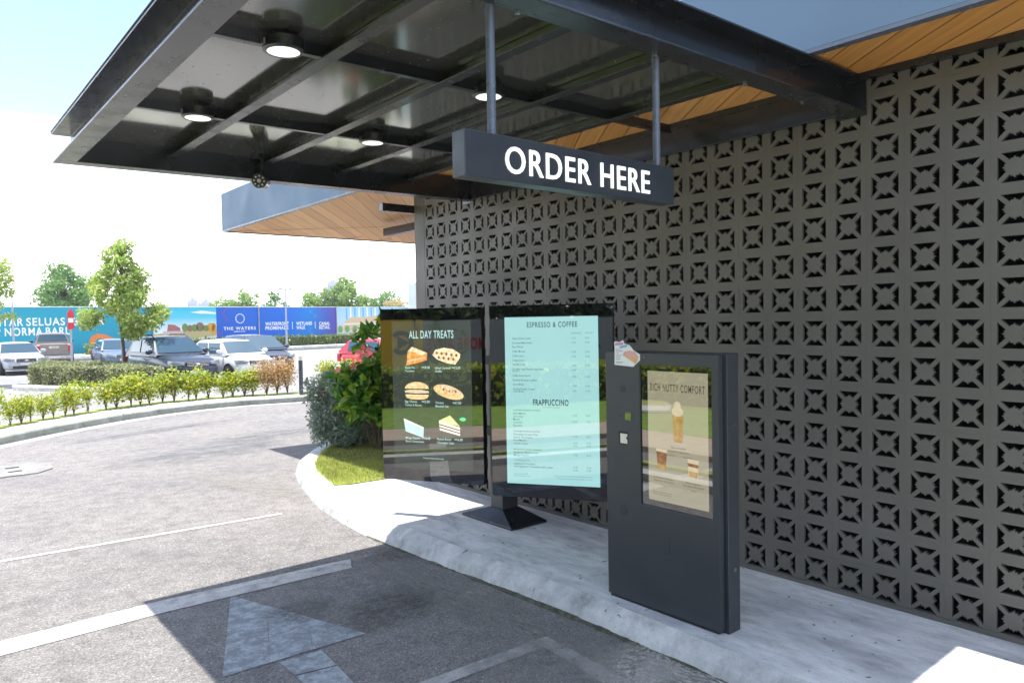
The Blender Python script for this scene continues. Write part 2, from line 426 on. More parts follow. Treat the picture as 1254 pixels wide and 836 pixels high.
def put_text(mb, s, fr, u, v, cap, width=None, align='L', wofs=0.0, bold=0.0, sx=1.0, sp=1.08):
    """cap = capital height in m; fr(u,v,w) -> world; optional fit to width"""
    V, F = text_geo(s, bold, sp)
    if len(V) == 0: return
    k = cap / 0.70
    x0, x1 = V[:, 0].min(), V[:, 0].max()
    kx = k * sx if width is None else width / (x1 - x0)
    W = (x1 - x0) * kx
    sh = {'L': 0, 'C': -W / 2, 'R': -W}[align]
    mb.add([fr(u + sh + (p[0] - x0) * kx, v + p[1] * k, wofs) for p in V], F)

def frame(o, ux, n):
    o = Vector(o); ux = Vector(ux).normalized(); n = Vector(n).normalized(); uz = Vector((0, 0, 1))
    return lambda u, v, ww: tuple(o + ux * u + uz * v + n * ww)

def struct(name, mb, mat, kind='structure', **k):
    o = mb.build(name, mat, **k); o['kind'] = kind; return o

# ------------------------------------------------------------------ ground
ZR = -0.14
struct('ground', MB().add([(-1500, -1500, -0.165), (1500, -1500, -0.165), (1500, 1500, -0.165), (-1500, 1500, -0.165)], [(0, 1, 2, 3)]), M['ground'])
struct('parking_lot', MB().add([(-60, -40, -0.152), (70, -40, -0.152), (70, 110, -0.152), (-60, 110, -0.152)], [(0, 1, 2, 3)]), M['lot'])
far_out = [(-9.5, 2.0), (-7.2, 5.2), (-5.2, 7.1), (-3.6, 8.55), (-2.87, 9.25), (-2.05, 9.95), (-1.15, 10.6), (-0.18, 11.08), (0.83, 11.36), (1.86, 11.4), (3.28, 11.05), (5.2, 10.0), (7.5, 8.2)]
far_in = [(-10.3, 2.6), (-7.9, 6.0), (-5.6, 8.0), (-3.55, 9.70), (-2.75, 10.50), (-1.85, 11.2), (-0.95, 11.78), (0.05, 12.12), (1.03, 12.22), (2.08, 12.12), (3.6, 11.65), (5.7, 10.6), (8.2, 8.8)]
far_g = [(-11.0, 3.3), (-8.5, 6.8), (-6.0, 8.7), (-3.45, 10.4), (-2.6, 11.15), (-1.65, 11.85), (-0.8, 12.45), (0.05, 12.75), (1.1, 12.86), (2.2, 12.75), (4.2, 12.2), (6.2, 11.1), (8.7, 9.3)]
drive = [(p[0], p[1], ZR - 0.004) for p in far_out] + [(7.5, -30, ZR - 0.004), (-10.5, -30, ZR - 0.004), (-10.5, 2, ZR - 0.004)]
struct('drive_lane', MB().add(drive, [tuple(range(len(drive)))]), M['asphalt'])

def strip(a, b, z):
    n = len(a); mb = MB()
    return mb.add([(*p, z) for p in a] + [(*p, z) for p in b], [(i, i + 1, n + i + 1, n + i) for i in range(n - 1)])
def offs(a, b, t): return [(p[0] + (q[0] - p[0]) * t, p[1] + (q[1] - p[1]) * t) for p, q in zip(a, b)]

# far kerb: pale line, face, pavement top, verge
line_o = offs(far_out, far_in, -0.42)
struct('edge_line', strip(line_o, offs(far_out, far_in, -0.10), ZR), M['line'])
kf = MB(); n = len(far_out)
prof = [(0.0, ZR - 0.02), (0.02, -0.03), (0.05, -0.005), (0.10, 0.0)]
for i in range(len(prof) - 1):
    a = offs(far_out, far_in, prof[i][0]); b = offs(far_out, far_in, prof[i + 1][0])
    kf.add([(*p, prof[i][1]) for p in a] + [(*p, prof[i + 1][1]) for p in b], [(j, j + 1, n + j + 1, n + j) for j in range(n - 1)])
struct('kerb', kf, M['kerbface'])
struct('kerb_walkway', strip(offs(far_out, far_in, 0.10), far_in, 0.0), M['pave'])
vb = strip(far_in, far_g, 0.004)
struct('planting_verge', vb, M['turf'])
kf2 = MB(); kf2.add([(*p, 0.003) for p in far_g] + [(*p, -0.16) for p in far_g], [(j, j + 1, n + j + 1, n + j) for j in range(n - 1)])
struct('verge_edge', kf2, M['kerb'])
# joints across the far kerb
jm = MB()
for i in (3, 6, 8, 10):
    a = Vector((*far_out[i], 0)); b = Vector((*far_in[i], 0)); d = (b - a).normalized(); t = Vector((-d.y, d.x, 0)) * 0.012
    pts = [a - d * 0.006 - t, a - d * 0.006 + t, b + t, b - t]
    jm.add([(pts[0].x, pts[0].y, ZR), (pts[1].x, pts[1].y, ZR), (pts[1].x + d.x * 0.03, pts[1].y + d.y * 0.03, 0.003), (pts[0].x + d.x * 0.03, pts[0].y + d.y * 0.03, 0.003)], [(0, 1, 2, 3)])
struct('kerb_joint', jm, M['kerbface'])

# island
kb = [(2.6, 5.6), (1.1, 4.75), (-0.02, 3.52), (-0.53, 2.8), (-0.79, 2.27), (-0.98, 1.74), (-1.13, 1.25), (-1.36, 0.36), (-1.47, -0.45), (-1.51, -1.04), (-1.50, -1.52), (-1.47, -2.21), (-1.45, -2.66), (-1.42, -3.2), (-1.40, -3.71), (-1.40, -4.1), (-1.41, -4.76), (-1.42, -5.05), (-1.45, -7.0), (-1.45, -12.0)]
kt = [(2.62, 5.35), (1.2, 4.45), (0.11, 3.35), (-0.42, 2.72), (-0.70, 2.20), (-0.90, 1.68), (-1.05, 1.2), (-1.27, 0.33), (-1.36, -0.47), (-1.38, -1.04), (-1.31, -1.5), (-1.31, -2.2), (-1.30, -2.66), (-1.29, -3.2), (-1.27, -3.71), (-1.28, -4.1), (-1.30, -4.76), (-1.31, -5.05), (-1.34, -7.0), (-1.34, -12.0)]
km = MB(); n2 = len(kb)
kprof = [(0, ZR - 0.01), (0.25, -0.075), (0.62, -0.03), (1.0, 0.0)]
for i in range(3):
    a = offs(kb, kt, kprof[i][0]); b = offs(kb, kt, kprof[i + 1][0])
    km.add([(*p, kprof[i][1]) for p in a] + [(*p, kprof[i + 1][1]) for p in b], [(j, j + 1, n2 + j + 1, n2 + j) for j in range(n2 - 1)])
isl = kt + [(3.0, -12.0), (3.0, 5.35)]
km.add([(*p, 0.0) for p in isl], [tuple(range(len(isl)))])
bmv = bmesh.new()
me_ = bpy.data.meshes.new('tmp'); me_.from_pydata(km.v, [], km.f); bmv.from_mesh(me_)
bmesh.ops.remove_doubles(bmv, verts=bmv.verts, dist=0.0005)
bmesh.ops.triangulate(bmv, faces=[f for f in bmv.faces if len(f.verts) > 4])
bmesh.ops.recalc_face_normals(bmv, faces=bmv.faces)
bmv.to_mesh(me_); bmv.free()
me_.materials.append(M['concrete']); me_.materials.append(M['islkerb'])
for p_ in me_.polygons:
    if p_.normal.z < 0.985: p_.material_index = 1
me_.name = 'concrete_island'
io = bpy.data.objects.new('concrete_island', me_); COL.objects.link(io); io['kind'] = 'structure'
# moss and grime line where the kerb meets the asphalt
gm = MB(); prev = None; wv = 0.008
for i in range(9, n2 - 1):
    a = Vector(kb[i]); b = Vector(kb[i + 1]); L = (b - a).length; k = int(L / 0.02) + 1
    nrm = Vector(((b - a).y, -(b - a).x)).normalized()
    if nrm.x > 0: nrm = -nrm
    for j in range(k):
        p = a.lerp(b, j / k); wv = min(0.035, max(0.0015, wv + random.gauss(0, 0.004))); q = p + nrm * wv; z_ = ZR + 0.001 + 0.12 * wv
        cur = [(p.x + 0.01, p.y, ZR + 0.004 + 0.3 * wv), (q.x, q.y, ZR - 0.003)]
        if prev: gm.add([prev[0], prev[1], cur[1], cur[0]], [(0, 1, 2, 3)])
        prev = cur
struct('kerb_moss', gm, paint('moss', (0.075, 0.08, 0.05), 0.95, 0.6, 25), kind='stuff')

# grass bed on the island
gpoly = [(-0.02, 2.95), (-0.34, 2.5), (-0.60, 2.05), (-0.78, 1.62), (-0.90, 1.15), (-1.02, 0.62), (-0.86, 0.54), (-0.42, 0.50), (0.35, 0.45), (1.9, 1.2), (2.6, 4.9), (1.25, 4.2)]
struct('lawn_bed', MB().prism(gpoly, -0.01, 0.015), M['turf'])
def inpoly(P, poly):
    ins = np.zeros(len(P), bool); x, y = P[:, 0], P[:, 1]; j = len(poly) - 1
    for i in range(len(poly)):
        xi, yi = poly[i]; xj, yj = poly[j]
        c = ((yi > y) != (yj > y)) & (x < (xj - xi) * (y - yi) / (yj - yi + 1e-12) + xi); ins ^= c; j = i
    return ins
def blades(P, z, h, wd):
    n = len(P); a = rng.uniform(0, 2 * np.pi, n); H = h * rng.uniform(0.5, 1.2, n); lean = rng.normal(0, 0.5, (n, 2)) * H[:, None]
    dx = np.stack([np.cos(a), np.sin(a)], 1) * wd
    b0 = np.c_[P - dx, np.full(n, z)]; b1 = np.c_[P + dx, np.full(n, z)]; tp = np.c_[P + lean, z + H]
    V = np.stack([b0, b1, tp], 1).reshape(-1, 3); F = np.arange(3 * n).reshape(-1, 3)
    return V, F
Pg = rng.uniform((-1.1, 0.42), (1.2, 3.6), (42000, 2)); Pg = Pg[inpoly(Pg, gpoly)]
V, F = blades(Pg, 0.01, 0.045, 0.004)
g = npmesh('grass', V, F, M['grass']); g['kind'] = 'stuff'; g['label'] = 'short dry green grass inside the curved kerb'
struct('mulch_bed', MB().prism([(-0.18, 2.62), (-0.33, 2.35), (0.0, 1.75), (0.55, 1.25), (1.6, 1.6), (1.9, 3.6), (0.9, 3.7)], 0.012, 0.02), M['soil'])

# road markings
def sheet(name, poly, z, mat):
    return struct(name, MB().add([(*p, z) for p in poly], [tuple(range(len(poly)))]), mat)
sheet('lane_line', [(-6.5, 0.78), (-1.76, 0.395), (-1.78, 0.335), (-6.5, 0.70)], ZR, M['line'])
sheet('stop_line', [(-6.5, -1.52), (-3.48, -1.44), (-1.95, -1.55), (-2.05, -1.77), (-3.51, -1.70), (-6.5, -1.80)], ZR, M['line'])
ar = MB()
ar.add([(*p, ZR) for p in [(-3.04, -1.71), (-3.20, -2.13), (-2.87, -2.12)]], [(0, 1, 2)])
def seg(poly, z=ZR): ar.add([(*p, z) for p in poly], [tuple(range(len(poly)))])
ar = MB()
A0, A1, A2 = Vector((-3.04, -1.70)), Vector((-3.53, -2.98)), Vector((-2.60, -3.02))
def at(t):  # slice of the head, t from the left edge A0-A1 towards A2
    return A0.lerp(A2, t), A1.lerp(A2, t)
cuts = [0, 0.30, 0.60, 0.86, 1.0]
for i in range(4):
    a, b = at(cuts[i] + (0.0012 if i else 0)); c, d = at(cuts[i + 1] - 0.0012)
    seg([a, b, d, c])
seg([(-3.205, -3.035), (-2.935, -3.045), (-2.955, -3.30), (-3.20, -3.25)])
seg([(-3.20, -3.262), (-2.957, -3.312), (-2.99, -3.64), (-3.21, -3.60)])
seg([(-3.21, -3.612), (-2.992, -3.652), (-3.02, -4.6), (-3.24, -4.6)])
struct('lane_arrow', ar, M['arrow'])
bx = MB()
for poly in ([(-3.3, -3.80), (-1.80, -3.86), (-1.86, -3.97), (-3.3, -3.905)], [(-1.86, -3.97), (-1.80, -3.86), (-1.745, -3.865), (-1.79, -4.62), (-1.93, -4.62)], [(-1.79, -4.62), (-1.48, -4.50), (-1.47, -4.75), (-1.79, -4.75)]):
    bx.add([(*p, ZR) for p in poly], [tuple(range(len(poly)))])
struct('box_marking', bx, M['line_old'])
def stainmat(name, col, mx_, rough=0.7, scale=5):
    mt, t, b = newmat(name)
    b.inputs['Base Color'].default_value = (*col, 1); b.inputs['Roughness'].default_value = rough
    tcn = t.nodes.new('ShaderNodeTexCoord'); gr = t.nodes.new('ShaderNodeTexGradient'); gr.gradient_type = 'SPHERICAL'
    t.links.new(tcn.outputs['Object'], gr.inputs['Vector'])
    f = mixc(t, 1.0, ramp(t, gr.outputs['Fac'], [(0.0, 0.0), (0.55, 1.0)]), ramp(t, noise(t, scale, 8, 0.7), [(0.38, 0.0), (0.62, mx_)]), 'MULTIPLY')
    tr_ = t.nodes.new('ShaderNodeBsdfTransparent'); ms = t.nodes.new('ShaderNodeMixShader')
    t.links.new(f, ms.inputs[0]); t.links.new(tr_.outputs[0], ms.inputs[1]); t.links.new(b.outputs[0], ms.inputs[2])
    t.links.new(ms.outputs[0], t.nodes['Material Output'].inputs['Surface'])
    return mt
oil = stainmat('oil_stain', (0.035, 0.033, 0.032), 0.6, 0.55, 6); damp = stainmat('damp_stain', (0.09, 0.095, 0.11), 0.45, 0.5, 3); spill = stainmat('cement_spill', (0.50, 0.48, 0.43), 1.0, 0.9, 9); dust = stainmat('dust_stain', (0.30, 0.28, 0.25), 0.55, 0.9, 6)
for k, (cx, cyy, rx, ry, rz_, mm) in enumerate([(-2.25, -2.75, 0.55, 0.38, 0.3, oil), (-2.75, -2.35, 0.35, 0.25, 0.0, oil), (-1.1, 5.0, 1.9, 0.9, 0.2, damp), (0.5, 6.0, 1.5, 0.7, 0.1, damp), (-1.2, 8.2, 1.9, 0.35, 0.35, damp), (-1.55, -1.7, 0.35, 0.25, 0.0, oil), (-1.75, -2.9, 0.30, 1.6, 0.0, dust), (-2.0, -4.2, 0.6, 0.6, 0, dust), (-1.5, 1.9, 0.3, 1.6, 0.25, dust), (-1.60, -4.58, 0.42, 0.36, 0.3, spill), (-1.50, -4.95, 0.22, 0.5, 0.0, spill)]):
    o = struct('ground_stain', MB().add([(-1, -1, 0), (1, -1, 0), (1, 1, 0), (-1, 1, 0)], [(0, 1, 2, 3)]), mm)
    o.location = (cx, cyy, ZR + 0.0035 + 0.0002 * k); o.scale = (rx, ry, 1); o.rotation_euler = (0, 0, rz_)

# drain grate with pale concrete apron
dr = thing('drain_grate', 'pale concrete drain cover with rows of dark slots set in the driveway at far left', 'drain cover', (-4.6, 5.55, ZR))
ap = MB().prism([(-2.4, -0.55), (1.15, -0.55), (1.36, -0.3), (1.40, 0.15), (1.2, 0.5), (-2.4, 0.6)], -0.004, 0.012)
ap.build('apron', concrete('apron_concrete', (0.17, 0.165, 0.155), (0.27, 0.265, 0.25), 0.5), dr, bevel=0.004)
sl = MB()
for r_ in range(2):
    for c in range(12):
        sl = MB(); sl.box(-2.15 + c * 0.27, -2.15 + c * 0.27 + 0.17, 0.1 - r_ * 0.36, 0.18 - r_ * 0.36, 0.006, 0.016); sl.build('slot', M['rubber'], dr)

# dry leaves and grit
PL = np.concatenate([np.c_[rng.uniform(-1.9, -1.5, 60), rng.uniform(-5.5, 0.5, 60), np.full(60, ZR + 0.004)], np.c_[rng.uniform(-1.25, -0.05, 40), rng.uniform(-5.5, 0.2, 40), np.full(40, 0.004)], np.c_[rng.uniform(-4.2, -1.6, 70), rng.uniform(-4.5, 6.5, 70), np.full(70, ZR + 0.004)]])
nl_ = len(PL); a_ = rng.uniform(0, 6.28, nl_); L_ = rng.uniform(0.008, 0.026, nl_)[:, None]; dL = np.c_[np.cos(a_), np.sin(a_), np.zeros(nl_)]; sL = np.c_[-np.sin(a_), np.cos(a_), np.zeros(nl_)]
VL = np.stack([PL, PL + dL * L_ * .5 + sL * L_ * .25 + [0, 0, .003], PL + dL * L_ + [0, 0, .004], PL + dL * L_ * .5 - sL * L_ * .25], 1).reshape(-1, 3)
lo_ = npmesh('leaf_litter', VL, np.arange(4 * nl_).reshape(-1, 4), leafmat('dry_leaf', [(0.10, 0.06, 0.03), (0.22, 0.14, 0.06), (0.05, 0.04, 0.03), (0.16, 0.14, 0.05)], 0.1, 0.8)); lo_['kind'] = 'stuff'

# ------------------------------------------------------------------ breeze block wall
BW = 0.24
wall = thing('breeze_block_wall', 'dark grey painted breeze block screen wall with star pattern openings behind the menu boards', 'wall', (0, -6, 0))
def cell():
    bm = bmesh.new(); h = 0.4990
    loops = [[(-h, -h), (h, -h), (h, h), (-h, h)]]
    hole = [(-0.285, 0.358), (0.285, 0.358), (0.098, 0.171), (0.066, 0.222), (0.040, 0.196), (0.0, 0.262), (-0.040, 0.196), (-0.066, 0.222), (-0.098, 0.171)]
    for k in range(4):
        a = k * math.pi / 2
        loops.append([(x * math.cos(a) - y * math.sin(a), x * math.sin(a) + y * math.cos(a)) for x, y in hole])
    es = []
    for L in loops:
        vs = [bm.verts.new((x, y, 0)) for x, y in L]
        es += [bm.edges.new((vs[i], vs[(i + 1) % len(vs)])) for i in range(len(vs))]
    bmesh.ops.triangle_fill(bm, edges=es, use_beauty=True)
    r_ = bmesh.ops.extrude_face_region(bm, geom=bm.faces[:])
    for v in r_['geom']:
        if isinstance(v, bmesh.types.BMVert): v.co.z = 0.11
    bmesh.ops.recalc_face_normals(bm, faces=bm.faces)
    bmesh.ops.triangulate(bm, faces=bm.faces)
    bm.verts.ensure_lookup_table()
    V = np.array([v.co[:] for v in bm.verts]); F = np.array([[v.index for v in f.verts] for f in bm.faces]); bm.free()
    return V, F
cV, cF = cell()
NC, NR = 31, 15
Vs, Fs = [], []
for c in range(NC):
    for r_ in range(NR):
        V = np.empty_like(cV)
        V[:, 0] = cV[:, 2] * BW; V[:, 1] = cV[:, 0] * BW - c * BW + 6; V[:, 2] = cV[:, 1] * BW + BW * (r_ + 0.5)
        V += np.array([rng.normal(0, 0.0006), 0, 0])
        Fs.append(cF + len(Vs) * len(cV)); Vs.append(V)
npmesh('block_screen', np.concatenate(Vs), np.concatenate(Fs), M['wall'], wall)
mo = MB()
for c in range(NC + 1): mo.box(0.0012, 0.024, BW / 2 - c * BW + 6 - 0.006, BW / 2 - c * BW + 6 + 0.006, 0.0, 3.6)
for r_ in range(NR + 1): mo.box(0.0015, 0.0235, BW / 2 - NC * BW + 6, BW / 2 + 6, r_ * BW - 0.006, r_ * BW + 0.006)
mo.build('mortar', M['wall'], wall)
MB().box(-0.002, 0.16, 0.122 + 6, 0.335 + 6, 0, 3.6).build('end_post', M['wall'], wall, bevel=0.004)
MB().box(-0.012, 0.05, -7.4 + 6, 0.33 + 6, -0.01, 0.028).build('plinth', M['wall'], wall, bevel=0.004)
MB().box(0.06, 0.068, 0.337 + 6, 0.62 + 6, 0.05, 2.42).build('glass_pane', glassy('clear_glass_edge', (0.55, 0.68, 0.66), 0.02, 0.8), wall)

# ------------------------------------------------------------------ building behind the wall: body, roof, fascia, soffit
bld = thing('cafe_building', 'cafe building with timber lined eaves and a blue grey fascia band above the block wall', 'building', (3, -2, 0))
def W(mb, name, mat, par, **k): return mb.build(name, mat, par, world=True, **k)
W(MB().box(0.55, 7.0, -12, 0.2, 0, 3.48).box(0.125, 0.14, -7.6, 0.118, 0.001, 3.45), 'core_wall_and_dark_sheet', M['dark'], bld)  # body box, plus a thin near-black sheet added to keep the openings dark
XF, YF, ZS, ZF = -0.68, 5.22, 3.506, 4.13
W(MB().box(XF + 0.012, 8.0, -12, YF - 0.012, ZS, ZS + 0.06), 'soffit', M['soffit'], bld)
W(MB().box(XF + 0.02, 8.0, -12, YF - 0.02, ZS + 0.062, ZF - 0.05), 'roof', M['steel'], bld)
fm = MB().box(XF - 0.012, XF + 0.01, -12, YF, ZS + 0.012, ZF)
W(fm, 'fascia', M['fascia'], bld, bevel=0.004)
W(MB().box(XF + 0.012, 8.0, YF - 0.010, YF, ZS + 0.012, ZF), 'fascia', M['fascia'], bld)
tr = MB().box(XF - 0.018, XF + 0.05, -12, YF + 0.01, ZS - 0.012, ZS + 0.010); tr.box(XF + 0.052, 8.0, YF - 0.05, YF + 0.012, ZS - 0.0125, ZS + 0.0095)
W(tr, 'eave_trim', M['rod'], bld)
W(MB().box(-0.055, -0.004, -12, 0.33, 3.462, ZS - 0.002).box(0.045, 0.54, -12, 0.33, 3.455, ZS - 0.002), 'wall_head_trim', M['steel'], bld)
# hip crease of the soffit boards and recessed access hatch
cr = MB(); a = Vector((XF + 0.05, YF - 0.05, ZS - 0.004)); b = Vector((XF + 3.6, YF - 3.65, ZS - 0.004)); d = (b - a).normalized(); t = Vector((-d.y, d.x, 0)) * 0.012
cr.add([a - t, a + t, b + t, b - t], [(0, 1, 2, 3)])
for (x0, x1, y0, y1) in ((1.6, 1.62, 4.6, 5.3), (2.2, 2.22, 4.6, 5.3)): cr.add([(x0, y0, ZS - 0.004), (x1, y0, ZS - 0.004), (x1, y1, ZS - 0.004), (x0, y1, ZS - 0.004)], [(0, 1, 2, 3)])
W(cr, 'soffit_joint', M['stem'], bld)
W(MB().box(-0.44, 0.02, 0.338, 0.43, 3.265, 3.36), 'beam', M['steel'], bld, bevel=0.004)
W(MB().box(1.05, 1.17, 0.5, 2.9, 3.30, 3.42), 'beam', M['steel'], bld, bevel=0.004)
W(MB().box(0.55, 0.75, 1.55, 1.63, 3.535, 3.543), 'downlight', M['lens'], bld)

# ------------------------------------------------------------------ canopy
cano = thing('order_canopy', 'black steel canopy over the order lane with a grid of bars under glossy dark panels', 'canopy', (0, -3, 3.265))
cano.rotation_euler = (0, -0.014, 0)
def channel(p0, p1, hgt=0.232, wd=0.145, ft=0.014, wt=0.012):
    """C section; the flanges point to the left of p0 -> p1, the web is on the right"""
    mb = MB(); p0 = Vector(p0); p1 = Vector(p1); d = (p1 - p0).normalized(); s = Vector((-d.y, d.x, 0)); L = (p1 - p0).length
    fr = lambda x, y, z: tuple(p0 + d * x + s * y + Vector((0, 0, z)))
    prof = [(0, 0), (wd, 0), (wd, ft), (wt, ft), (wt, hgt - ft), (wd, hgt - ft), (wd, hgt), (0, hgt)]
    return mb.prism(prof, 0, L, lambda y, z, x: fr(x, y, z))
YO = 3  # local y = world y + 3
channel((-3.825, -0.865 + YO, 0), (0.0, -0.865 + YO, 0)).build('far_beam', M['steel'], cano, bevel=0.003)
channel((0.0, -5.005 + YO, 0), (-3.825, -5.005 + YO, 0)).build('near_beam', M['steel'], cano, bevel=0.003)
channel((-3.825, -5.15 + YO, 0.0), (-3.825, -0.72 + YO, 0.0)).build('outer_beam', M['steel'], cano, bevel=0.003)
channel((-0.04, -0.88 + YO, 0.0), (-0.04, -4.99 + YO, 0.0), hgt=0.2, wd=0.13).build('wall_beam', M['steel'], cano, bevel=0.003)
ZB = 0.115
for x in (-3.12, -2.38, -1.64, -0.89):
    MB().box(x - 0.04, x + 0.04, -4.99 + YO, -0.88 + YO, ZB, ZB + 0.012).box(x + 0.025, x + 0.04, -4.989 + YO, -0.876 + YO, ZB + 0.012, 0.188).build('purlin', M['steel'], cano, bevel=0.002)
for y in (-2.23, -3.72):
    mb = MB(); xs = [-3.82, -3.16, -2.42, -1.68, -0.93]; xe = [-3.16, -2.42, -1.68, -0.93, -0.19]
    mb.box(-3.82, -0.19, y - 0.02 + YO, y + 0.02 + YO, ZB + 0.003, ZB + 0.010); mb.box(-3.819, -0.191, y - 0.006 + YO, y + 0.006 + YO, ZB + 0.010, 0.1885)
    mb.build('cross_bar', M['steel'], cano)
# deck panel, water spotted
mt, t, b = newmat('deck_panel')
spots = noise(t, 38, 2, 0.5); k = ramp(t, spots, [(0.70, 0.0), (0.74, 1.0)])
fade = noise(t, 1.3, 3)
k = mixc(t, 1.0, k, ramp(t, fade, [(0.42, 0.0), (0.55, 1.0)]), 'MULTIPLY')
t.links.new(mixc(t, k, (0.30, 0.31, 0.29), (0.18, 0.175, 0.155)), b.inputs['Base Color'])
t.links.new(mixc(t, k, (0.10, 0.10, 0.10), (0.6, 0.6, 0.6)), b.inputs['Roughness'])
b.inputs['Metallic'].default_value = 0.85
M['deck'] = mt
MB().box(-3.82, -0.66, -4.99 + YO, -0.875 + YO, 0.190, 0.200).build('deck_panel', M['deck'], cano)
# bolts and end plate brackets
bt = MB()
for x in (-2.9, -2.0, -1.2, -0.55):
    bt = MB(); bt.tube([(x, -5.02 + YO, -0.012), (x, -5.02 + YO, 0.002)], 0.012, 8); bt.build('bolt', M['brass'], cano)
MB().box(-0.02, -0.004, -5.17 + YO, -4.97 + YO, -0.03, 0.2).build('end_plate', M['steel'], cano)
MB().box(-0.02, -0.004, -0.90 + YO, -0.70 + YO, -0.03, 0.2).build('end_plate', M['steel'], cano)
# thin gutter flashing on the outer edge
MB().box(-3.975, -3.86, -5.155 + YO, -0.715 + YO, 0.2335, 0.238).build('roof_edge', M['steel'], cano)

LIGHTS = [(-3.379, -3.747, 'round surface downlight nearest the camera on the outer bar of the canopy'), (-3.346, -2.252, 'round surface downlight on the far bar beside the outer canopy edge'), (-2.031, -2.254, 'round surface downlight on the far bar in the middle of the canopy'), (-2.035, -3.729, 'round surface downlight on the near bar behind the left sign rod')]
for i, (x, y, lab) in enumerate(LIGHTS):
    z = 3.265 + 0.014 * x + 0.102
    L = thing('downlight', lab, 'ceiling light', (x, y, z), group='canopy downlights')
    mb = MB(); seg_ = 28
    ring = [(0.082, -0.004), (0.093, -0.004), (0.103, 0.004), (0.103, 0.056), (0.02, 0.056)]
    vs = [(r_ * math.cos(2 * math.pi * k / seg_), r_ * math.sin(2 * math.pi * k / seg_), zz) for r_, zz in ring for k in range(seg_)]
    fs = [(a * seg_ + k, a * seg_ + (k + 1) % seg_, (a + 1) * seg_ + (k + 1) % seg_, (a + 1) * seg_ + k) for a in range(len(ring) - 1) for k in range(seg_)]
    mb.add(vs, fs).build('housing', M['steel'], L, smooth=True)
    MB().tube([(0, 0, 0.003), (0, 0, -0.001)], [0.085, 0.083], 28).build('diffuser', M['lens'], L)
    MB().box(-0.110, -0.102, -0.02, 0.02, 0.015, 0.04).build('clip', M['brass'], L)

# cctv camera under the far beam
cc = thing('security_camera', 'small black bullet security camera with a ring of leds hanging under the far canopy beam', 'camera', (-2.40, -0.93, 3.395))
cc.scale = (1.45, 1.45, 1.45)
MB().box(-0.05, 0.05, -0.05, 0.03, 0.0, 0.045).build('mount', M['steel'], cc, bevel=0.006)
MB().tube([(0, -0.01, 0.0), (0.0, -0.01, -0.05), (-0.02, -0.03, -0.10)], 0.012, 8).build('arm', M['steel'], cc)
dirc = Vector((-0.50, -0.85, -0.12)).normalized(); c0 = Vector((-0.01, -0.01, -0.135))
MB().tube([c0 - dirc * 0.09, c0 - dirc * 0.07, c0 + dirc * 0.07, c0 + dirc * 0.075], [0.025, 0.045, 0.045, 0.040], 20).build('body', M['steel'], cc, smooth=True)
MB().tube([c0 + dirc * 0.0755, c0 + dirc * 0.080], [0.016, 0.012], 14).build('lens', M['bezel'], cc)
ld = MB(); a_ = dirc.orthogonal().normalized(); b_ = dirc.cross(a_)
for k in range(8):
    q = c0 + dirc * 0.076 + (a_ * math.cos(k * math.pi / 4) + b_ * math.sin(k * math.pi / 4)) * 0.029
    ld.ico(q, (0.006, 0.006, 0.006), 1)
ld.build('led', flat('led_clear', (0.8, 0.74, 0.55), 0.3), cc)

# ------------------------------------------------------------------ hanging sign
sg = thing('order_here_sign', 'long dark grey box sign reading ORDER HERE hung below the near canopy beam', 'sign', (-2.53, -4.98, 2.5))
SYF = -5.04
fm_ = MB().box(-3.205, -1.885, SYF, SYF + 0.085, 2.505, 2.690)
W(fm_, 'sign_box', M['signface'], sg, bevel=0.003)
lt = MB(); fr = frame((0, SYF - 0.003, 0), (1, 0, 0), (0, -1, 0))
put_text(lt, 'ORDER HERE', fr, -3.000, 2.540, 0.110, width=0.918, bold=0.006, sp=1.12)
mb = MB()
nv = len(lt.v); mb.add(lt.v, lt.f)
o = W(mb, 'lettering', M['white'], sg)
sdm = o.modifiers.new('solid', 'SOLIDIFY'); sdm.thickness = 0.006; sdm.offset = 0
for x in (-3.03, -1.965):
    W(MB().tube([(x, SYF + 0.045, 2.692), (x, SYF + 0.045, 3.262)], 0.019, 14), 'hanger_rod', M['rod'], sg, smooth=True)

# ------------------------------------------------------------------ menu stand with two display boards
ms = thing('menu_stand', 'black drive through menu stand with two tall display boards on one pyramid foot', 'menu board', (-0.5, -1.87, 0))
bs = MB(); x0, x1, y0, y1 = -0.69, -0.25, -2.26, -1.49
bs.add([(x0, y0, 0.0), (x1, y0, 0.0), (x1, y1, 0.0), (x0, y1, 0.0), (x0, y0, 0.022), (x1, y0, 0.022), (x1, y1, 0.022), (x0, y1, 0.022), (-0.57, -1.99, 0.125), (-0.37, -1.99, 0.125), (-0.37, -1.80, 0.125), (-0.57, -1.80, 0.125)],
       [(3, 2, 1, 0), (0, 1, 5, 4), (1, 2, 6, 5), (2, 3, 7, 6), (3, 0, 4, 7), (4, 5, 9, 8), (5, 6, 10, 9), (6, 7, 11, 10), (7, 4, 8, 11), (8, 9, 10, 11)])
W(bs, 'base', M['casing'], ms, bevel=0.006)
W(MB().box(-0.565, -0.375, -1.985, -1.805, 0.12, 1.6), 'column', M['kiosk'], ms, bevel=0.005)
W(MB().box(-0.52, -0.42, -2.75, -1.35, 0.80, 0.88).box(-0.52, -0.42, -2.75, -1.35, 1.50, 1.58), 'arm', M['casing'], ms, bevel=0.005)

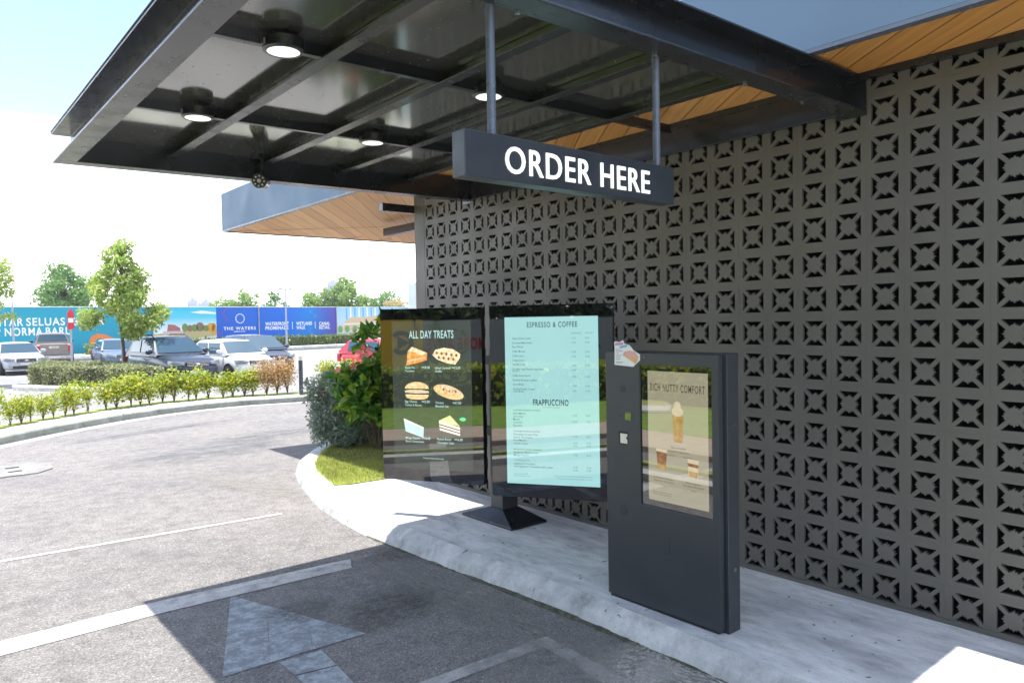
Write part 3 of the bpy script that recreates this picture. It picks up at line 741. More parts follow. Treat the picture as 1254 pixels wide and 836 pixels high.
def board(o0, ux, screen, mat_screen, name_lab):
    ux = Vector(ux).normalized(); n_ = Vector((ux.y, -ux.x, 0)); fr_ = frame((o0[0], o0[1], 0), ux, n_)
    bd = bpy.data.objects.new('display_board', None); COL.objects.link(bd); bd.parent = ms
    bd['label'] = name_lab
    MBc = MB().box(0, 1.10, 0.36, 2.06, -0.09, -0.006, lambda a, b, c: fr_(a, b, c))
    inv = ms.matrix_basis.inverted()
    def B(mb, nm, mt_, **k):
        mb.v = [tuple(inv @ Vector(p)) for p in mb.v]; return mb.build(nm, mt_, bd, **k)
    B(MBc, 'casing', M['casing'], bevel=0.006)
    # rounded glass front
    rr = 0.022; pts = []
    for cx, cy_, a0 in ((1.10 - rr, 2.06 - rr, 0), (rr, 2.06 - rr, 90), (rr, 0.36 + rr, 180), (1.10 - rr, 0.36 + rr, 270)):
        for k in range(5):
            a = R(a0 + k * 22.5); pts.append((cx + rr * math.cos(a), cy_ + rr * math.sin(a)))
    B(MB().prism(pts, -0.006, 0.0, fr_), 'glass_front', M['bezel'])
    u0, u1, v0, v1 = screen
    B(MB().prism([(u0, v0), (u1, v0), (u1, v1), (u0, v1)], 0.0, 0.001, fr_), 'screen', mat_screen)
    return fr_, B

# board 1: treats (dim screen)
M['scr_dim'] = glow('screen_dim', (0.60, 0.74, 0.62), 0.026, (0.012, 0.014, 0.013))
M['scr_cyan'] = glow('screen_cyan', (0.47, 0.86, 0.86), 0.26)
M['scr_cream'] = glow('screen_cream', (0.72, 0.67, 0.46), 0.145)
M['txt_cyan'] = glow('text_pale_cyan', (0.62, 0.95, 0.92), 0.30)
M['txt_dark'] = glow('text_dark', (0.06, 0.16, 0.17), 0.12)
M['txt_mid'] = glow('text_teal', (0.10, 0.32, 0.34), 0.18)
M['txt_brown'] = glow('text_brown', (0.14, 0.11, 0.07), 0.12)
fr1, B1 = board((-1.228, -0.91), (0.486, -0.874, 0), (0.130, 0.990, 0.480, 1.935), M['scr_dim'], 'left board with a dim screen of cakes and sandwiches')
tx = MB()
put_text(tx, 'ALL DAY TREATS', fr1, 0.565, 1.768, 0.075, width=0.485, align='C', wofs=0.002, bold=0.012)
lab = [(0.271, 1.471, 'Apple Pie', 'Turnover', '10.00'), (0.600, 1.469, 'Salted Caramel', 'Waffle', '12.00'), (0.262, 1.135, 'Egg, Cheese,', 'Turkey & Bacon', '15.00'), (0.600, 1.130, 'Chicken', 'Meatball Sub', '17.50'), (0.262, 0.775, 'Mango Passion', 'Burnt Cheesecake', '16.00'), (0.610, 0.775, 'Peanut Butter', 'Chocolate Cake', '16.00')]
for u, v, a, b2, p in lab:
    put_text(tx, a, fr1, u, v, 0.021, sx=0.85, wofs=0.002, bold=0.01); put_text(tx, b2, fr1, u, v - 0.034, 0.021, sx=0.85, wofs=0.002, bold=0.01)
    put_text(tx, 'RM', fr1, u + 0.185, v + 0.006, 0.013, wofs=0.002, bold=0.01); put_text(tx, p, fr1, u + 0.213, v, 0.024, sx=0.8, wofs=0.002, bold=0.015)
put_text(tx, 'Prices include service tax', fr1, 0.565, 0.585, 0.014, align='C', wofs=0.002, bold=0.01)
B1(tx, 'menu_lettering', M['txt_cyan'])
def pic(poly, mat, w0=0.0012, B=B1, fr=fr1, nm='food_picture'): return B(MB().prism(poly, w0, w0 + 0.0006, fr), nm, mat)
ell = lambda cx, cy_, rx, ry, n_=24, a0=0, a1=360, rot=0: [(cx + rx * math.cos(R(a0 + (a1 - a0) * k / (n_ - (0 if a1 - a0 == 360 else 1)))) * math.cos(R(rot)) - ry * math.sin(R(a0 + (a1 - a0) * k / (n_ - (0 if a1 - a0 == 360 else 1)))) * math.sin(R(rot)), cy_ + rx * math.cos(R(a0 + (a1 - a0) * k / (n_ - (0 if a1 - a0 == 360 else 1)))) * math.sin(R(rot)) + ry * math.sin(R(a0 + (a1 - a0) * k / (n_ - (0 if a1 - a0 == 360 else 1)))) * math.cos(R(rot))) for k in range(n_)]
F1 = food('food_pastry', [(0.45, 0.13, 0.02), (0.72, 0.30, 0.07), (0.85, 0.55, 0.22)], 26, 0.42)
F2 = food('food_waffle', [(0.5, 0.28, 0.10), (0.75, 0.6, 0.36), (0.9, 0.82, 0.6)], 30, 0.45)
F2b = food('food_syrup', [(0.16, 0.06, 0.02), (0.3, 0.14, 0.05)], 30, 0.4)
F3 = food('food_bun', [(0.45, 0.25, 0.08), (0.7, 0.5, 0.22), (0.85, 0.7, 0.42)], 36, 0.42)
F3b = food('food_filling', [(0.2, 0.3, 0.06), (0.7, 0.6, 0.4), (0.6, 0.2, 0.1)], 40, 0.42)
F5 = food('food_cheesecake', [(0.42, 0.70, 0.66), (0.7, 0.9, 0.85)], 14, 0.38)
F6 = food('food_cake', [(0.55, 0.6, 0.2), (0.8, 0.85, 0.5)], 20, 0.40)
F6b = food('food_cream', [(0.85, 0.88, 0.75), (0.95, 0.95, 0.85)], 20, 0.40)
pic([(0.285, 1.50), (0.305, 1.641), (0.354, 1.685), (0.52, 1.625), (0.515, 1.555), (0.43, 1.53)], F1)
pic([(0.305, 1.641), (0.354, 1.685), (0.52, 1.625), (0.46, 1.60), (0.37, 1.635)], F2, 0.0022)
pic([(0.30, 1.535), (0.50, 1.575), (0.50, 1.585), (0.30, 1.55)], F3b, 0.0022)
pic([(0.575, 1.605), (0.61, 1.655), (0.70, 1.675), (0.80, 1.66), (0.875, 1.615), (0.87, 1.575), (0.82, 1.512), (0.73, 1.525), (0.63, 1.56)], F2)
for k in range(9):
    u = 0.625 + (k % 5) * 0.052 + (0.02 if k > 4 else 0); v = 1.625 - (k // 5) * 0.045 - (k % 5) * 0.006
    pic([(u - 0.016, v), (u, v + 0.018), (u + 0.016, v), (u, v - 0.018)], F2b, 0.0022)
pic(ell(0.397, 1.272, 0.132, 0.068, 26, 0, 180) + [(0.265, 1.262), (0.529, 1.262)][:0], F3)
pic([(0.268, 1.205), (0.285, 1.180), (0.34, 1.166), (0.46, 1.166), (0.51, 1.180), (0.526, 1.205), (0.526, 1.215), (0.268, 1.215)], F3)
pic(ell(0.36, 1.31, 0.05, 0.012, 14), F2, 0.0022)
for k in range(14): pic(ell(0.30 + k * 0.0145 + 0.006 * math.sin(k * 5), 1.298 + 0.02 * math.sin(k * 2.3), 0.004, 0.0025, 6), F6b, 0.0028)
pic([(0.262, 1.252), (0.33, 1.262), (0.45, 1.262), (0.530, 1.250), (0.528, 1.232), (0.40, 1.225), (0.268, 1.232)], F3b, 0.0022)
pic([(0.27, 1.215), (0.525, 1.215), (0.525, 1.203), (0.27, 1.203)], F2, 0.0022)
pic(ell(0.742, 1.245, 0.165, 0.062, 26, rot=-15), F3)
pic(ell(0.755, 1.27, 0.12, 0.036, 22, rot=-17), F3b, 0.0022)
for k in range(12): pic(ell(0.66 + k * 0.016, 1.292 - k * 0.0052 + 0.012 * math.sin(k * 2.7), 0.015, 0.011, 9, rot=k * 30), (F1, F2, F2b, F3b)[k % 4], 0.0028 + 0.0002 * k)
pic([(0.245, 0.975), (0.465, 0.893), (0.458, 0.790), (0.262, 0.848)], F5)
pic([(0.245, 0.975), (0.465, 0.893), (0.464, 0.880), (0.247, 0.955)], F6b, 0.0022)
pic([(0.632, 0.965), (0.752, 1.020), (0.858, 0.915), (0.640, 0.952)], F6)
pic([(0.632, 0.962), (0.858, 0.905), (0.856, 0.825), (0.640, 0.872)], F6b)
pic([(0.636, 0.935), (0.857, 0.882), (0.857, 0.870), (0.636, 0.923)], F2b, 0.0022)
pic([(0.638, 0.905), (0.857, 0.855), (0.857, 0.843), (0.638, 0.893)], F2b, 0.0022)
pic(ell(0.888, 0.985, 0.034, 0.018, 18), glow('badge_green', (0.10, 0.75, 0.32), 0.4), nm='badge')

# board 2: drinks (bright cyan screen)
fr2, B2 = board((-0.888, -2.245), (0.549, -0.836, 0), (0.140, 0.975, 0.482, 1.955), M['scr_cyan'], 'right board with a bright cyan coffee list')
t1 = MB(); t2 = MB(); t3 = MB()
put_text(t1, 'ESPRESSO & COFFEE', fr2, 0.570, 1.864, 0.046, width=0.45, align='C', wofs=0.002, bold=0.016, sp=1.2)
put_text(t1, 'FRAPPUCCINO', fr2, 0.548, 1.180, 0.052, width=0.32, align='C', wofs=0.002, bold=0.026, sp=1.15)
put_text(t3, 'blended beverage', fr2, 0.555, 1.158, 0.012, align='C', wofs=0.002, width=0.15)
rows = [(1.760, 'Asian Dolce Latte'), (1.721, 'Caramel Macchiato'), (1.686, 'Flat White'), (1.646, 'Caffe Mocha'), (1.606, 'Caffe Latte'), (1.568, 'Cappuccino'), (1.531, 'Vanilla Latte'), (1.489, 'Double Iced Shaken Espresso'), (1.433, 'Caffe Americano'), (1.392, 'Freshly Brewed Coffee'), (1.355, 'Cold Brew'), (1.314, 'Vanilla Sweet Cream')]
for v, s in rows: put_text(t2, s, fr2, 0.208, v, 0.0165, sx=0.92, wofs=0.002, bold=0.006)
put_text(t2, 'Espresso', fr2, 0.208, 1.474, 0.012, wofs=0.002); put_text(t2, 'Cold Brew', fr2, 0.208, 1.294, 0.0165, sx=0.92, wofs=0.002, bold=0.006)
put_text(t3, 'GRANDE', fr2, 0.74, 1.803, 0.013, wofs=0.002, width=0.09); put_text(t3, 'VENTI', fr2, 0.862, 1.803, 0.013, wofs=0.002, width=0.07)
pr = [(1.760, '17.50', '18.50'), (1.721, '16.00', '17.00'), (1.640, '16.00', '17.00'), (1.601, '15.00', '16.00'), (1.524, '16.00', '17.00'), (1.483, '18.00', ''), (1.425, '12.00', '13.00'), (1.345, '15.00', '16.00'), (1.303, '16.00', '17.00')]
for v, a, b2 in pr:
    put_text(t3, a, fr2, 0.742, v, 0.0155, wofs=0.002, sx=0.8); put_text(t3, b2, fr2, 0.860, v, 0.0155, wofs=0.002, sx=0.8)
rows2 = [(1.128, 'COFFEE FRAPPUCCINO', 1), (1.098, 'Dark Mocha', 0), (1.071, 'Java Chip', 0), (1.045, 'Mocha', 0), (1.019, 'Caramel', 0), (0.991, 'Espresso', 0), (0.941, 'CREAM FRAPPUCCINO', 1), (0.912, 'Chocolate Cream Chip', 0), (0.886, 'Green Tea Cream', 0), (0.860, 'Pure Matcha', 0), (0.832, 'Vanilla Cream', 0), (0.781, 'BLENDED JUICE DRINKS', 1), (0.752, 'Raspberry Blackcurrant', 0), (0.728, 'Mango Passion', 0), (0.684, 'CHOCOLATE', 1), (0.652, 'Signature Chocolate', 0), (0.628, 'Iced Signature Chocolate with cream', 0)]
for v, s, h in rows2:
    put_text(t2, s, fr2, 0.205, v, 0.0125 if h else 0.0165, sx=1.25 if h else 0.92, wofs=0.002, bold=0.006)
for v, a, b2 in [(1.09, '17.50', '18.50'), (1.035, '16.50', '17.50'), (0.905, '17.50', '18.50'), (0.85, '16.50', '17.50'), (0.825, '16.50', '17.50'), (0.745, '15.50', '16.50'), (0.638, '14.00', '15.00'), (0.612, '16.00', '17.00')]:
    put_text(t3, a, fr2, 0.742, v, 0.0155, wofs=0.002, sx=0.8); put_text(t3, b2, fr2, 0.858, v, 0.0155, wofs=0.002, sx=0.8)
put_text(t3, 'All prices are in RM', fr2, 0.205, 0.565, 0.010, wofs=0.002); put_text(t3, 'and include service tax', fr2, 0.205, 0.548, 0.010, wofs=0.002)
put_text(t3, 'Pictures shown are for illustration only. Selection may vary.', fr2, 0.91, 0.560, 0.010, align='R', wofs=0.002, sx=0.9); put_text(t3, 'Please ask our team about allergens before you order.', fr2, 0.91, 0.538, 0.010, align='R', wofs=0.002, sx=0.9)
B2(t1, 'menu_heading', M['txt_dark']); B2(t2, 'menu_lettering', M['txt_dark']); B2(t3, 'price_lettering', M['txt_mid'])

# ------------------------------------------------------------------ order kiosk
ks = thing('order_kiosk', 'tall dark grey order kiosk with a glazed poster screen standing near the kerb', 'kiosk', (-1.07, -4.35, 0))
KX, ky0, ky1 = -1.185, -4.812, -3.905
frk = frame((KX, ky1, 0), (0, -1, 0), (-1, 0, 0))       # u: from the far edge towards the camera
KW = ky1 - ky0
wu0, wu1, wv0, wv1 = 0.303, 0.860, 0.698, 1.622
frs2 = lambda u, v, w_: frk(0.362 + (u - 0.288) * 1.0737, 0.740 + (v - 0.635) * 0.9286, w_)
door = MB()
O = [(0, 0.022), (KW, 0.022), (KW, 1.70), (0, 1.70)]; I = [(wu0, wv0), (wu1, wv0), (wu1, wv1), (wu0, wv1)]
door.add([frk(*p, 0) for p in O] + [frk(*p, 0) for p in I] + [frk(*p, -0.05) for p in O] + [frk(*p, -0.05) for p in I],
         [(i, (i + 1) % 4, 4 + (i + 1) % 4, 4 + i) for i in range(4)] + [(8 + i, 12 + i, 12 + (i + 1) % 4, 8 + (i + 1) % 4) for i in range(4)]
         + [(i, 8 + i, 8 + (i + 1) % 4, (i + 1) % 4) for i in range(4)] + [(4 + i, 4 + (i + 1) % 4, 12 + (i + 1) % 4, 12 + i) for i in range(4)])
W(door, 'front_panel', M['kiosk'], ks, bevel=0.004)
W(MB().box(-1.130, -1.008, -4.838, -3.92, 0.0, 1.706), 'cabinet', M['kiosk'], ks, bevel=0.004)
W(MB().box(wu0 - 0.002, wu1 + 0.002, wv0 - 0.002, wv1 + 0.002, -0.03, -0.012, lambda x, y, z: frk(x, y, z)), 'window_glass', M['bezel'], ks)
W(MB().box(0.01, KW - 0.02, 0.0, 0.03, -0.055, -0.015, lambda x, y, z: frk(x, y, z)), 'foot_plate', M['casing'], ks)
su0, su1, sv0, sv1 = 0.288, 0.722, 0.635, 1.545
scr = W(MB().prism([(su0, sv0), (su1, sv0), (su1, sv1), (su0, sv1)], -0.012, -0.011, frs2), 'poster_screen', M['scr_cream'], ks)
kt1 = MB(); kt2 = MB()
put_text(kt1, 'RICH NUTTY COMFORT', frs2, 0.505, 1.408, 0.052, width=0.395, align='C', wofs=-0.0095, bold=0.010, sp=1.2)
for u, v, s in [(0.515, 1.02, 'Nutty Hazelnut'), (0.515, 0.995, 'Caramel Frappuccino'), (0.40, 0.795, 'Iced Nutty Hazelnut'), (0.40, 0.773, 'Chocolate Macchiato'), (0.615, 0.795, 'Nutty Hazelnut'), (0.615, 0.773, 'Chocolate Macchiato')]:
    put_text(kt2, s, frs2, u, v, 0.014, align='C', wofs=-0.0095, sx=0.8)
for u, v, s in [(0.455, 0.965, 'Grande RM 19'), (0.580, 0.965, 'Venti RM 20'), (0.40, 0.745, 'RM 18'), (0.62, 0.745, 'RM 18'), (0.39, 0.695, 'Pictures for illustration only'), (0.39, 0.680, 'Prices include service tax')]:
    put_text(kt2, s, frs2, u, v, 0.010, align='C', wofs=-0.0095, sx=0.8)
W(kt1, 'heading_lettering', M['txt_brown'], ks); W(kt2, 'small_lettering', M['txt_brown'], ks)
C1 = food('drink_caramel', [(0.35, 0.17, 0.04), (0.62, 0.38, 0.12), (0.75, 0.55, 0.28)], 16, 0.22)
C2 = food('drink_cream', [(0.72, 0.58, 0.34), (0.85, 0.75, 0.55)], 20, 0.24)
C3 = food('drink_coffee', [(0.14, 0.05, 0.02), (0.32, 0.13, 0.05), (0.5, 0.28, 0.12)], 18, 0.24)
def kp(poly, mat, w0=-0.0108): return W(MB().prism(poly, w0, w0 + 0.0005, frs2), 'drink_picture', mat, ks)
kp([(0.482, 1.065), (0.542, 1.062), (0.552, 1.245), (0.472, 1.25)], C1); kp(ell(0.510, 1.275, 0.042, 0.032, 16), C2, -0.0102); kp(ell(0.508, 1.315, 0.026, 0.03, 14), C2, -0.0097)
kp([(0.360, 0.862), (0.418, 0.858), (0.430, 1.0), (0.348, 1.005)], C3); kp([(0.350, 0.985), (0.429, 0.98), (0.430, 1.0), (0.348, 1.005)], C2, -0.0102); kp([(0.362, 0.862), (0.417, 0.859), (0.420, 0.895), (0.358, 0.90)], C1, -0.0100)
kp([(0.585, 0.845), (0.648, 0.842), (0.655, 0.96), (0.578, 0.965)], C2); kp([(0.580, 0.915), (0.653, 0.91), (0.654, 0.932), (0.578, 0.937)], C3, -0.0102); kp([(0.588, 0.845), (0.646, 0.842), (0.648, 0.88), (0.586, 0.883)], C1, -0.0100)
# small sensor, speaker, reader slot and card in the left strip
W(MB().tube([frk(0.156, 1.453, 0.0005), frk(0.156, 1.453, 0.0015)], 0.024, 18), 'microphone', M['kiosk_dim'], ks)
W(MB().box(0.175, 0.226, 1.245, 1.302, 0.0, 0.002, lambda x, y, z: frk(x, y, z)), 'sensor_window', M['bezel'], ks)
W(MB().tube([frk(0.128, 1.27, 0.0), frk(0.128, 1.27, 0.0015)], 0.009, 12), 'button', M['kiosk_dim'], ks)
W(MB().box(0.119, 0.196, 1.078, 1.162, 0.0, 0.002, lambda x, y, z: frk(x, y, z)), 'ticket_slot', M['rubber'], ks)
W(MB().prism([(0.132, 1.084), (0.193, 1.084), (0.193, 1.112), (0.182, 1.118), (0.182, 1.126), (0.193, 1.133), (0.193, 1.150), (0.132, 1.150)], 0.002, 0.004, frk), 'ticket', flat('paper_ticket', (0.78, 0.75, 0.6), 0.6), ks)
W(MB().tube([frk(0.152, 0.627, 0.0003), frk(0.152, 0.627, 0.0010)], 0.038, 20), 'speaker', M['kiosk_dim'], ks)
W(MB().box(0.533, 0.536, 0.414, 0.51, 0.0, 0.001, lambda x, y, z: frk(x, y, z)), 'seam', M['rubber'], ks)
for z in (1.28, 0.385):
    W(MB().tube([(-1.065, -4.838, z), (-1.065, -4.842, z)], 0.013, 14), 'lock', M['brass'], ks)
W(MB().tube([frk(0.345, 1.672, 0.0), frk(0.345, 1.672, 0.003)], 0.006, 10), 'screw', M['brass'], ks)

# flyer taped to the kiosk corner
fl = thing('promo_flyer', 'small white paper flyer with pink banner and orange cake taped to the kiosk corner', 'flyer', (KX, -4.0, 1.6))
ff = lambda u, v, w_: frk(0.088 + (u - 0.062) * 1.32, v + 0.022, w_ + 0.002)
fx = [(0.062, 1.592), (0.187, 1.584), (0.232, 1.630), (0.232, 1.668), (0.190, 1.695), (0.165, 1.728), (0.140, 1.735), (0.130, 1.737), (0.122, 1.762), (0.100, 1.748), (0.066, 1.752), (0.060, 1.735), (0.064, 1.72)]
W(MB().prism(fx, 0.0, 0.0012, ff), 'sheet', flat('flyer_paper', (0.82, 0.84, 0.84), 0.5), fl)
W(MB().prism([(0.066, 1.724), (0.122, 1.728), (0.124, 1.745), (0.066, 1.742)], 0.0016, 0.002, ff), 'pink_banner', flat('flyer_pink', (0.62, 0.28, 0.48), 0.5), fl)
W(MB().prism([(0.098, 1.704), (0.148, 1.716), (0.150, 1.732), (0.10, 1.72)], 0.0022, 0.0026, ff), 'blue_banner', flat('flyer_blue', (0.16, 0.45, 0.68), 0.5), fl)
W(MB().prism([(0.118, 1.660), (0.165, 1.630), (0.205, 1.604), (0.218, 1.625), (0.222, 1.655), (0.20, 1.684), (0.165, 1.692), (0.13, 1.683)], 0.0016, 0.002, ff), 'cake_picture', flat('flyer_cake', (0.80, 0.45, 0.18), 0.5), fl)
W(MB().prism([(0.125, 1.670), (0.165, 1.648), (0.215, 1.640), (0.222, 1.655), (0.20, 1.684), (0.165, 1.692), (0.13, 1.683)], 0.0022, 0.0026, ff), 'icing_picture', flat('flyer_icing', (0.75, 0.42, 0.38), 0.5), fl)
ft_ = MB()
for k, (v, wd) in enumerate([(1.695, 0.03), (1.685, 0.045), (1.672, 0.02), (1.657, 0.04), (1.645, 0.035), (1.63, 0.03), (1.612, 0.05), (1.604, 0.04)]): ft_.prism([(0.072, v), (0.072 + wd, v), (0.072 + wd, v + 0.004), (0.072, v + 0.004)], 0.0016, 0.002, ff)
W(ft_, 'small_print', flat('flyer_ink', (0.35, 0.4, 0.4), 0.5), fl)

# ------------------------------------------------------------------ plants
def shrub_mesh(name, h, wd, nleaf, lsize, mat, nst=5):
    root = bpy.data.objects.new(name, None); COL.objects.link(root)
    st = MB(); P = []
    for k in range(nst):
        a = random.uniform(0, 6.28); r_ = wd * 0.5 * random.uniform(0.2, 0.9); hh = h * random.uniform(0.62, 0.98)
        tip = Vector((math.cos(a) * r_, math.sin(a) * r_, hh)); mid = Vector((math.cos(a) * r_ * 0.35, math.sin(a) * r_ * 0.35, hh * 0.5))
        st.tube([(0, 0, 0), mid, tip], [0.012, 0.009, 0.004], 5)
        for j in range(nleaf // nst):
            t_ = random.uniform(0.16, 1.03) ** 0.75
            c = mid.lerp(tip, (t_ - 0.4) / 0.6) if t_ > 0.4 else Vector((0, 0, 0)).lerp(mid, t_ / 0.4)
            P.append((c.x + random.gauss(0, wd * 0.17), c.y + random.gauss(0, wd * 0.17), max(0.02, c.z + random.gauss(0, h * 0.07))))
    st.build('stem', M['stem'], root)
    V, F = leaves(np.array(P), lsize, 0.5)
    npmesh('foliage', V, F, mat, root)
    return root

def path_pts(px, n):
    L = [0]
    for i in range(len(px) - 1): L.append(L[-1] + (Vector(px[i + 1]) - Vector(px[i])).length)
    outp = []
    for k in range(n):
        s_ = L[-1] * k / (n - 1)
        i = max(j for j in range(len(px) - 1) if L[j] <= s_ + 1e-9)
        outp.append(Vector(px[i]).lerp(Vector(px[i + 1]), (s_ - L[i]) / (L[i + 1] - L[i])))
    return outp
row = offs(far_in, far_g, 0.45)
sub = [p for p in row if -4.6 < p[0] < 4.2]
pts = path_pts(sub, 29)
protos = [shrub_mesh('kerbside_shrub', 0.82, 0.50, 420, 0.085, M['leaf_yellow']), shrub_mesh('kerbside_shrub', 0.74, 0.46, 300, 0.09, M['leaf_yellow'], 4), shrub_mesh('kerbside_shrub', 0.86, 0.58, 620, 0.08, M['leaf_yellow'], 7)]
ords = ['first', 'second', 'third', 'fourth', 'fifth', 'sixth', 'seventh', 'eighth', 'ninth', 'tenth', 'eleventh', 'twelfth', 'thirteenth', 'fourteenth', 'fifteenth', 'sixteenth', 'seventeenth', 'eighteenth', 'nineteenth', 'twentieth', 'twenty-first', 'twenty-second', 'twenty-third', 'twenty-fourth', 'twenty-fifth']
used = set(); k = 0
skip = {9}
for i, p in enumerate(pts[:24]):
    if i in skip: continue
    pi = (i * 7 + i // 3) % 3
    o = protos[pi] if pi not in used else copy_thing(protos[pi])
    used.add(pi)
    o.location = (p.x + random.uniform(-.05, .05), p.y + random.uniform(-.06, .06), 0.0); o.rotation_euler = (0, 0, random.uniform(0, 6.28))
    sc_ = random.uniform(0.80, 1.12) * (0.84 if i < 10 else 0.95); wx = random.uniform(0.75, 1.0) if i < 10 else random.uniform(1.05, 1.35); o.scale = (sc_ * wx, sc_ * wx, sc_ * random.uniform(0.82, 1.12))
    tag(o, 'yellow green leafy shrub, %s from the left in the kerbside row across the lane' % ords[k], 'shrub', 'yellow green shrubs along the far kerb'); k += 1
pch = shrub_mesh('peach_shrub', 0.95, 0.75, 900, 0.07, M['leaf_peach'], 8)
for i, (q, lb) in enumerate([(pts[24], 'peach leaved shrub at the left end of the peach clump before the white car'), (pts[25], 'peach leaved shrub in the middle of the peach clump by the bollard'), (pts[26], 'peach leaved shrub touching the dark bollard at the end of the peach clump')]):
    o = pch if i == 0 else copy_thing(pch)
    o.location = (q.x, q.y + 0.05 * i, 0); o.rotation_euler = (0, 0, i * 2.0); tag(o, lb, 'shrub', 'peach shrubs beside the bollard')
for i, (x, y, lb) in enumerate([(4.3, 11.9, 'yellow green shrub just right of the dark bollard'), (4.95, 11.75, 'yellow green shrub right of the bollard, second beyond it'), (5.6, 11.4, 'yellow green shrub behind the coral flower, third right of the bollard')]):
    o = copy_thing(protos[2]); o.location = (x, y, 0); o.rotation_euler = (0, 0, i + 0.4); o.scale = (1.1, 1.1, 1.1)
    tag(o, lb, 'shrub', 'yellow green shrubs right of the bollard')

bo = thing('bollard_light', 'dark grey bollard light with a pale cap beside the peach shrubs', 'bollard', (3.36, 11.38, 0))
MB().tube([(0, 0, 0), (0, 0, 0.94)], 0.055, 16).build('post', M['bollard'], bo)
MB().tube([(0, 0, 0.94), (0, 0, 1.06), (0, 0, 1.08)], [0.056, 0.056, 0.045], 16).build('cap', M['bollard_cap'], bo)

def bush(name, label, loc, clumps, nleaf, lsize, asp, mat, nst, cat='bush'):
    root = thing(name, label, cat, loc)
    st = MB()
    P = []; tot = sum(c[1][0] * c[1][1] * c[1][2] for c in clumps)
    for c, r_ in clumps:
        st.tube([(c[0] * 0.2, c[1] * 0.2, 0), (c[0] * 0.6, c[1] * 0.6, c[2] * 0.6), (c[0], c[1], c[2] + r_[2] * 0.5)], [0.018, 0.012, 0.004], 6)
        P.append(ball(max(30, int(nleaf * r_[0] * r_[1] * r_[2] / tot)), c, r_, 0.25))
    for k in range(nst):
        a = random.uniform(0, 6.28); c = random.choice(clumps)[0]
        st.tube([(random.uniform(-.1, .1), random.uniform(-.1, .1), 0), (c[0] * .6 + .1 * math.cos(a), c[1] * .6 + .1 * math.sin(a), c[2] * .6), (c[0] + .15 * math.cos(a), c[1] + .15 * math.sin(a), c[2] + .1)], [0.012, 0.009, 0.003], 5)
    st.build('stem', M['stem'], root)
    P = np.concatenate(P); P = P[P[:, 2] > 0.02]
    V, F = leaves(P, lsize, asp)
    npmesh('foliage', V, F, mat, root)
    return root
silver = bush('silver_bush', 'feathery silver green bush with fine leaves at the corner of the lawn', (0.50, 2.98, 0),
     [((-0.30, 0.20, 0.45), (0.36, 0.34, 0.36)), ((0.05, 0.0, 0.70), (0.42, 0.40, 0.38)), ((-0.15, -0.1, 0.30), (0.40, 0.36, 0.26)), ((0.30, -0.25, 0.55), (0.40, 0.36, 0.42)), ((-0.42, 0.35, 0.75), (0.22, 0.22, 0.25)), ((0.0, 0.3, 0.85), (0.30, 0.30, 0.28)), ((-0.48, 0.05, 0.20), (0.22, 0.22, 0.15)), ((0.35, -0.4, 0.22), (0.30, 0.28, 0.18))] + [((random.uniform(-.62, .55), random.uniform(-.35, .55), random.uniform(.15, 1.12)), (random.uniform(.08, .2),) * 3) for _ in range(34)],
     21000, 0.062, 0.42, M['leaf_silver'], 6)
gl = bush('hibiscus_bush', 'tall glossy dark green bush with large leaves and coral flowers left of the boards', (0.60, 2.36, 0),
     [((-0.20, 0.05, 0.85), (0.36, 0.34, 0.42)), ((0.10, -0.1, 1.15), (0.32, 0.30, 0.34)), ((0.30, 0.1, 0.75), (0.40, 0.38, 0.40)), ((-0.14, 0.12, 1.62), (0.13, 0.13, 0.20)), ((0.12, -0.02, 1.78), (0.12, 0.12, 0.16)), ((0.40, -0.2, 1.35), (0.26, 0.26, 0.40)), ((0.1, -0.3, 0.55), (0.30, 0.26, 0.26)), ((-0.40, 0.18, 1.02), (0.18, 0.18, 0.20))],
     3000, 0.155, 0.62, M['leaf_gloss'], 4)
gl.scale = (1.12, 1.12, 1.06)
def flower(c, r_, nrm, parent):
    nrm = Vector(nrm).normalized(); a = nrm.orthogonal().normalized(); b = nrm.cross(a); vs = []; fs = []
    for k in range(5):
        t0 = 2 * math.pi * k / 5; o_ = len(vs)
        for (rad, dt, lift) in ((0.1, 0, 0), (0.6, -0.55, 0.25), (1.0, -0.28, 0.2), (1.05, 0.12, 0.28), (0.65, 0.55, 0.3)):
            t_ = t0 + dt; vs.append(Vector(c) + (a * math.cos(t_) + b * math.sin(t_)) * r_ * rad + nrm * r_ * lift * rad)
        fs += [(o_, o_ + 1, o_ + 2), (o_, o_ + 2, o_ + 3), (o_, o_ + 3, o_ + 4)]
    mb = MB().add(vs, fs); fl_ = mb.build('flower', M['petal'], parent)
    MB().tube([Vector(c), Vector(c) + nrm * r_ * 1.2], [0.006, 0.003], 6).build('stamen', M['bollard_cap'], fl_)
for c, r_ in [((-0.36, -0.28, 1.42), 0.10), ((-0.42, -0.10, 1.22), 0.055), ((0.15, -0.42, 1.28), 0.045), ((-0.62, -0.05, 1.18), 0.05), ((0.05, -0.35, 0.98), 0.035)]:
    flower(c, r_, (-0.7, -0.65, 0.25), gl)

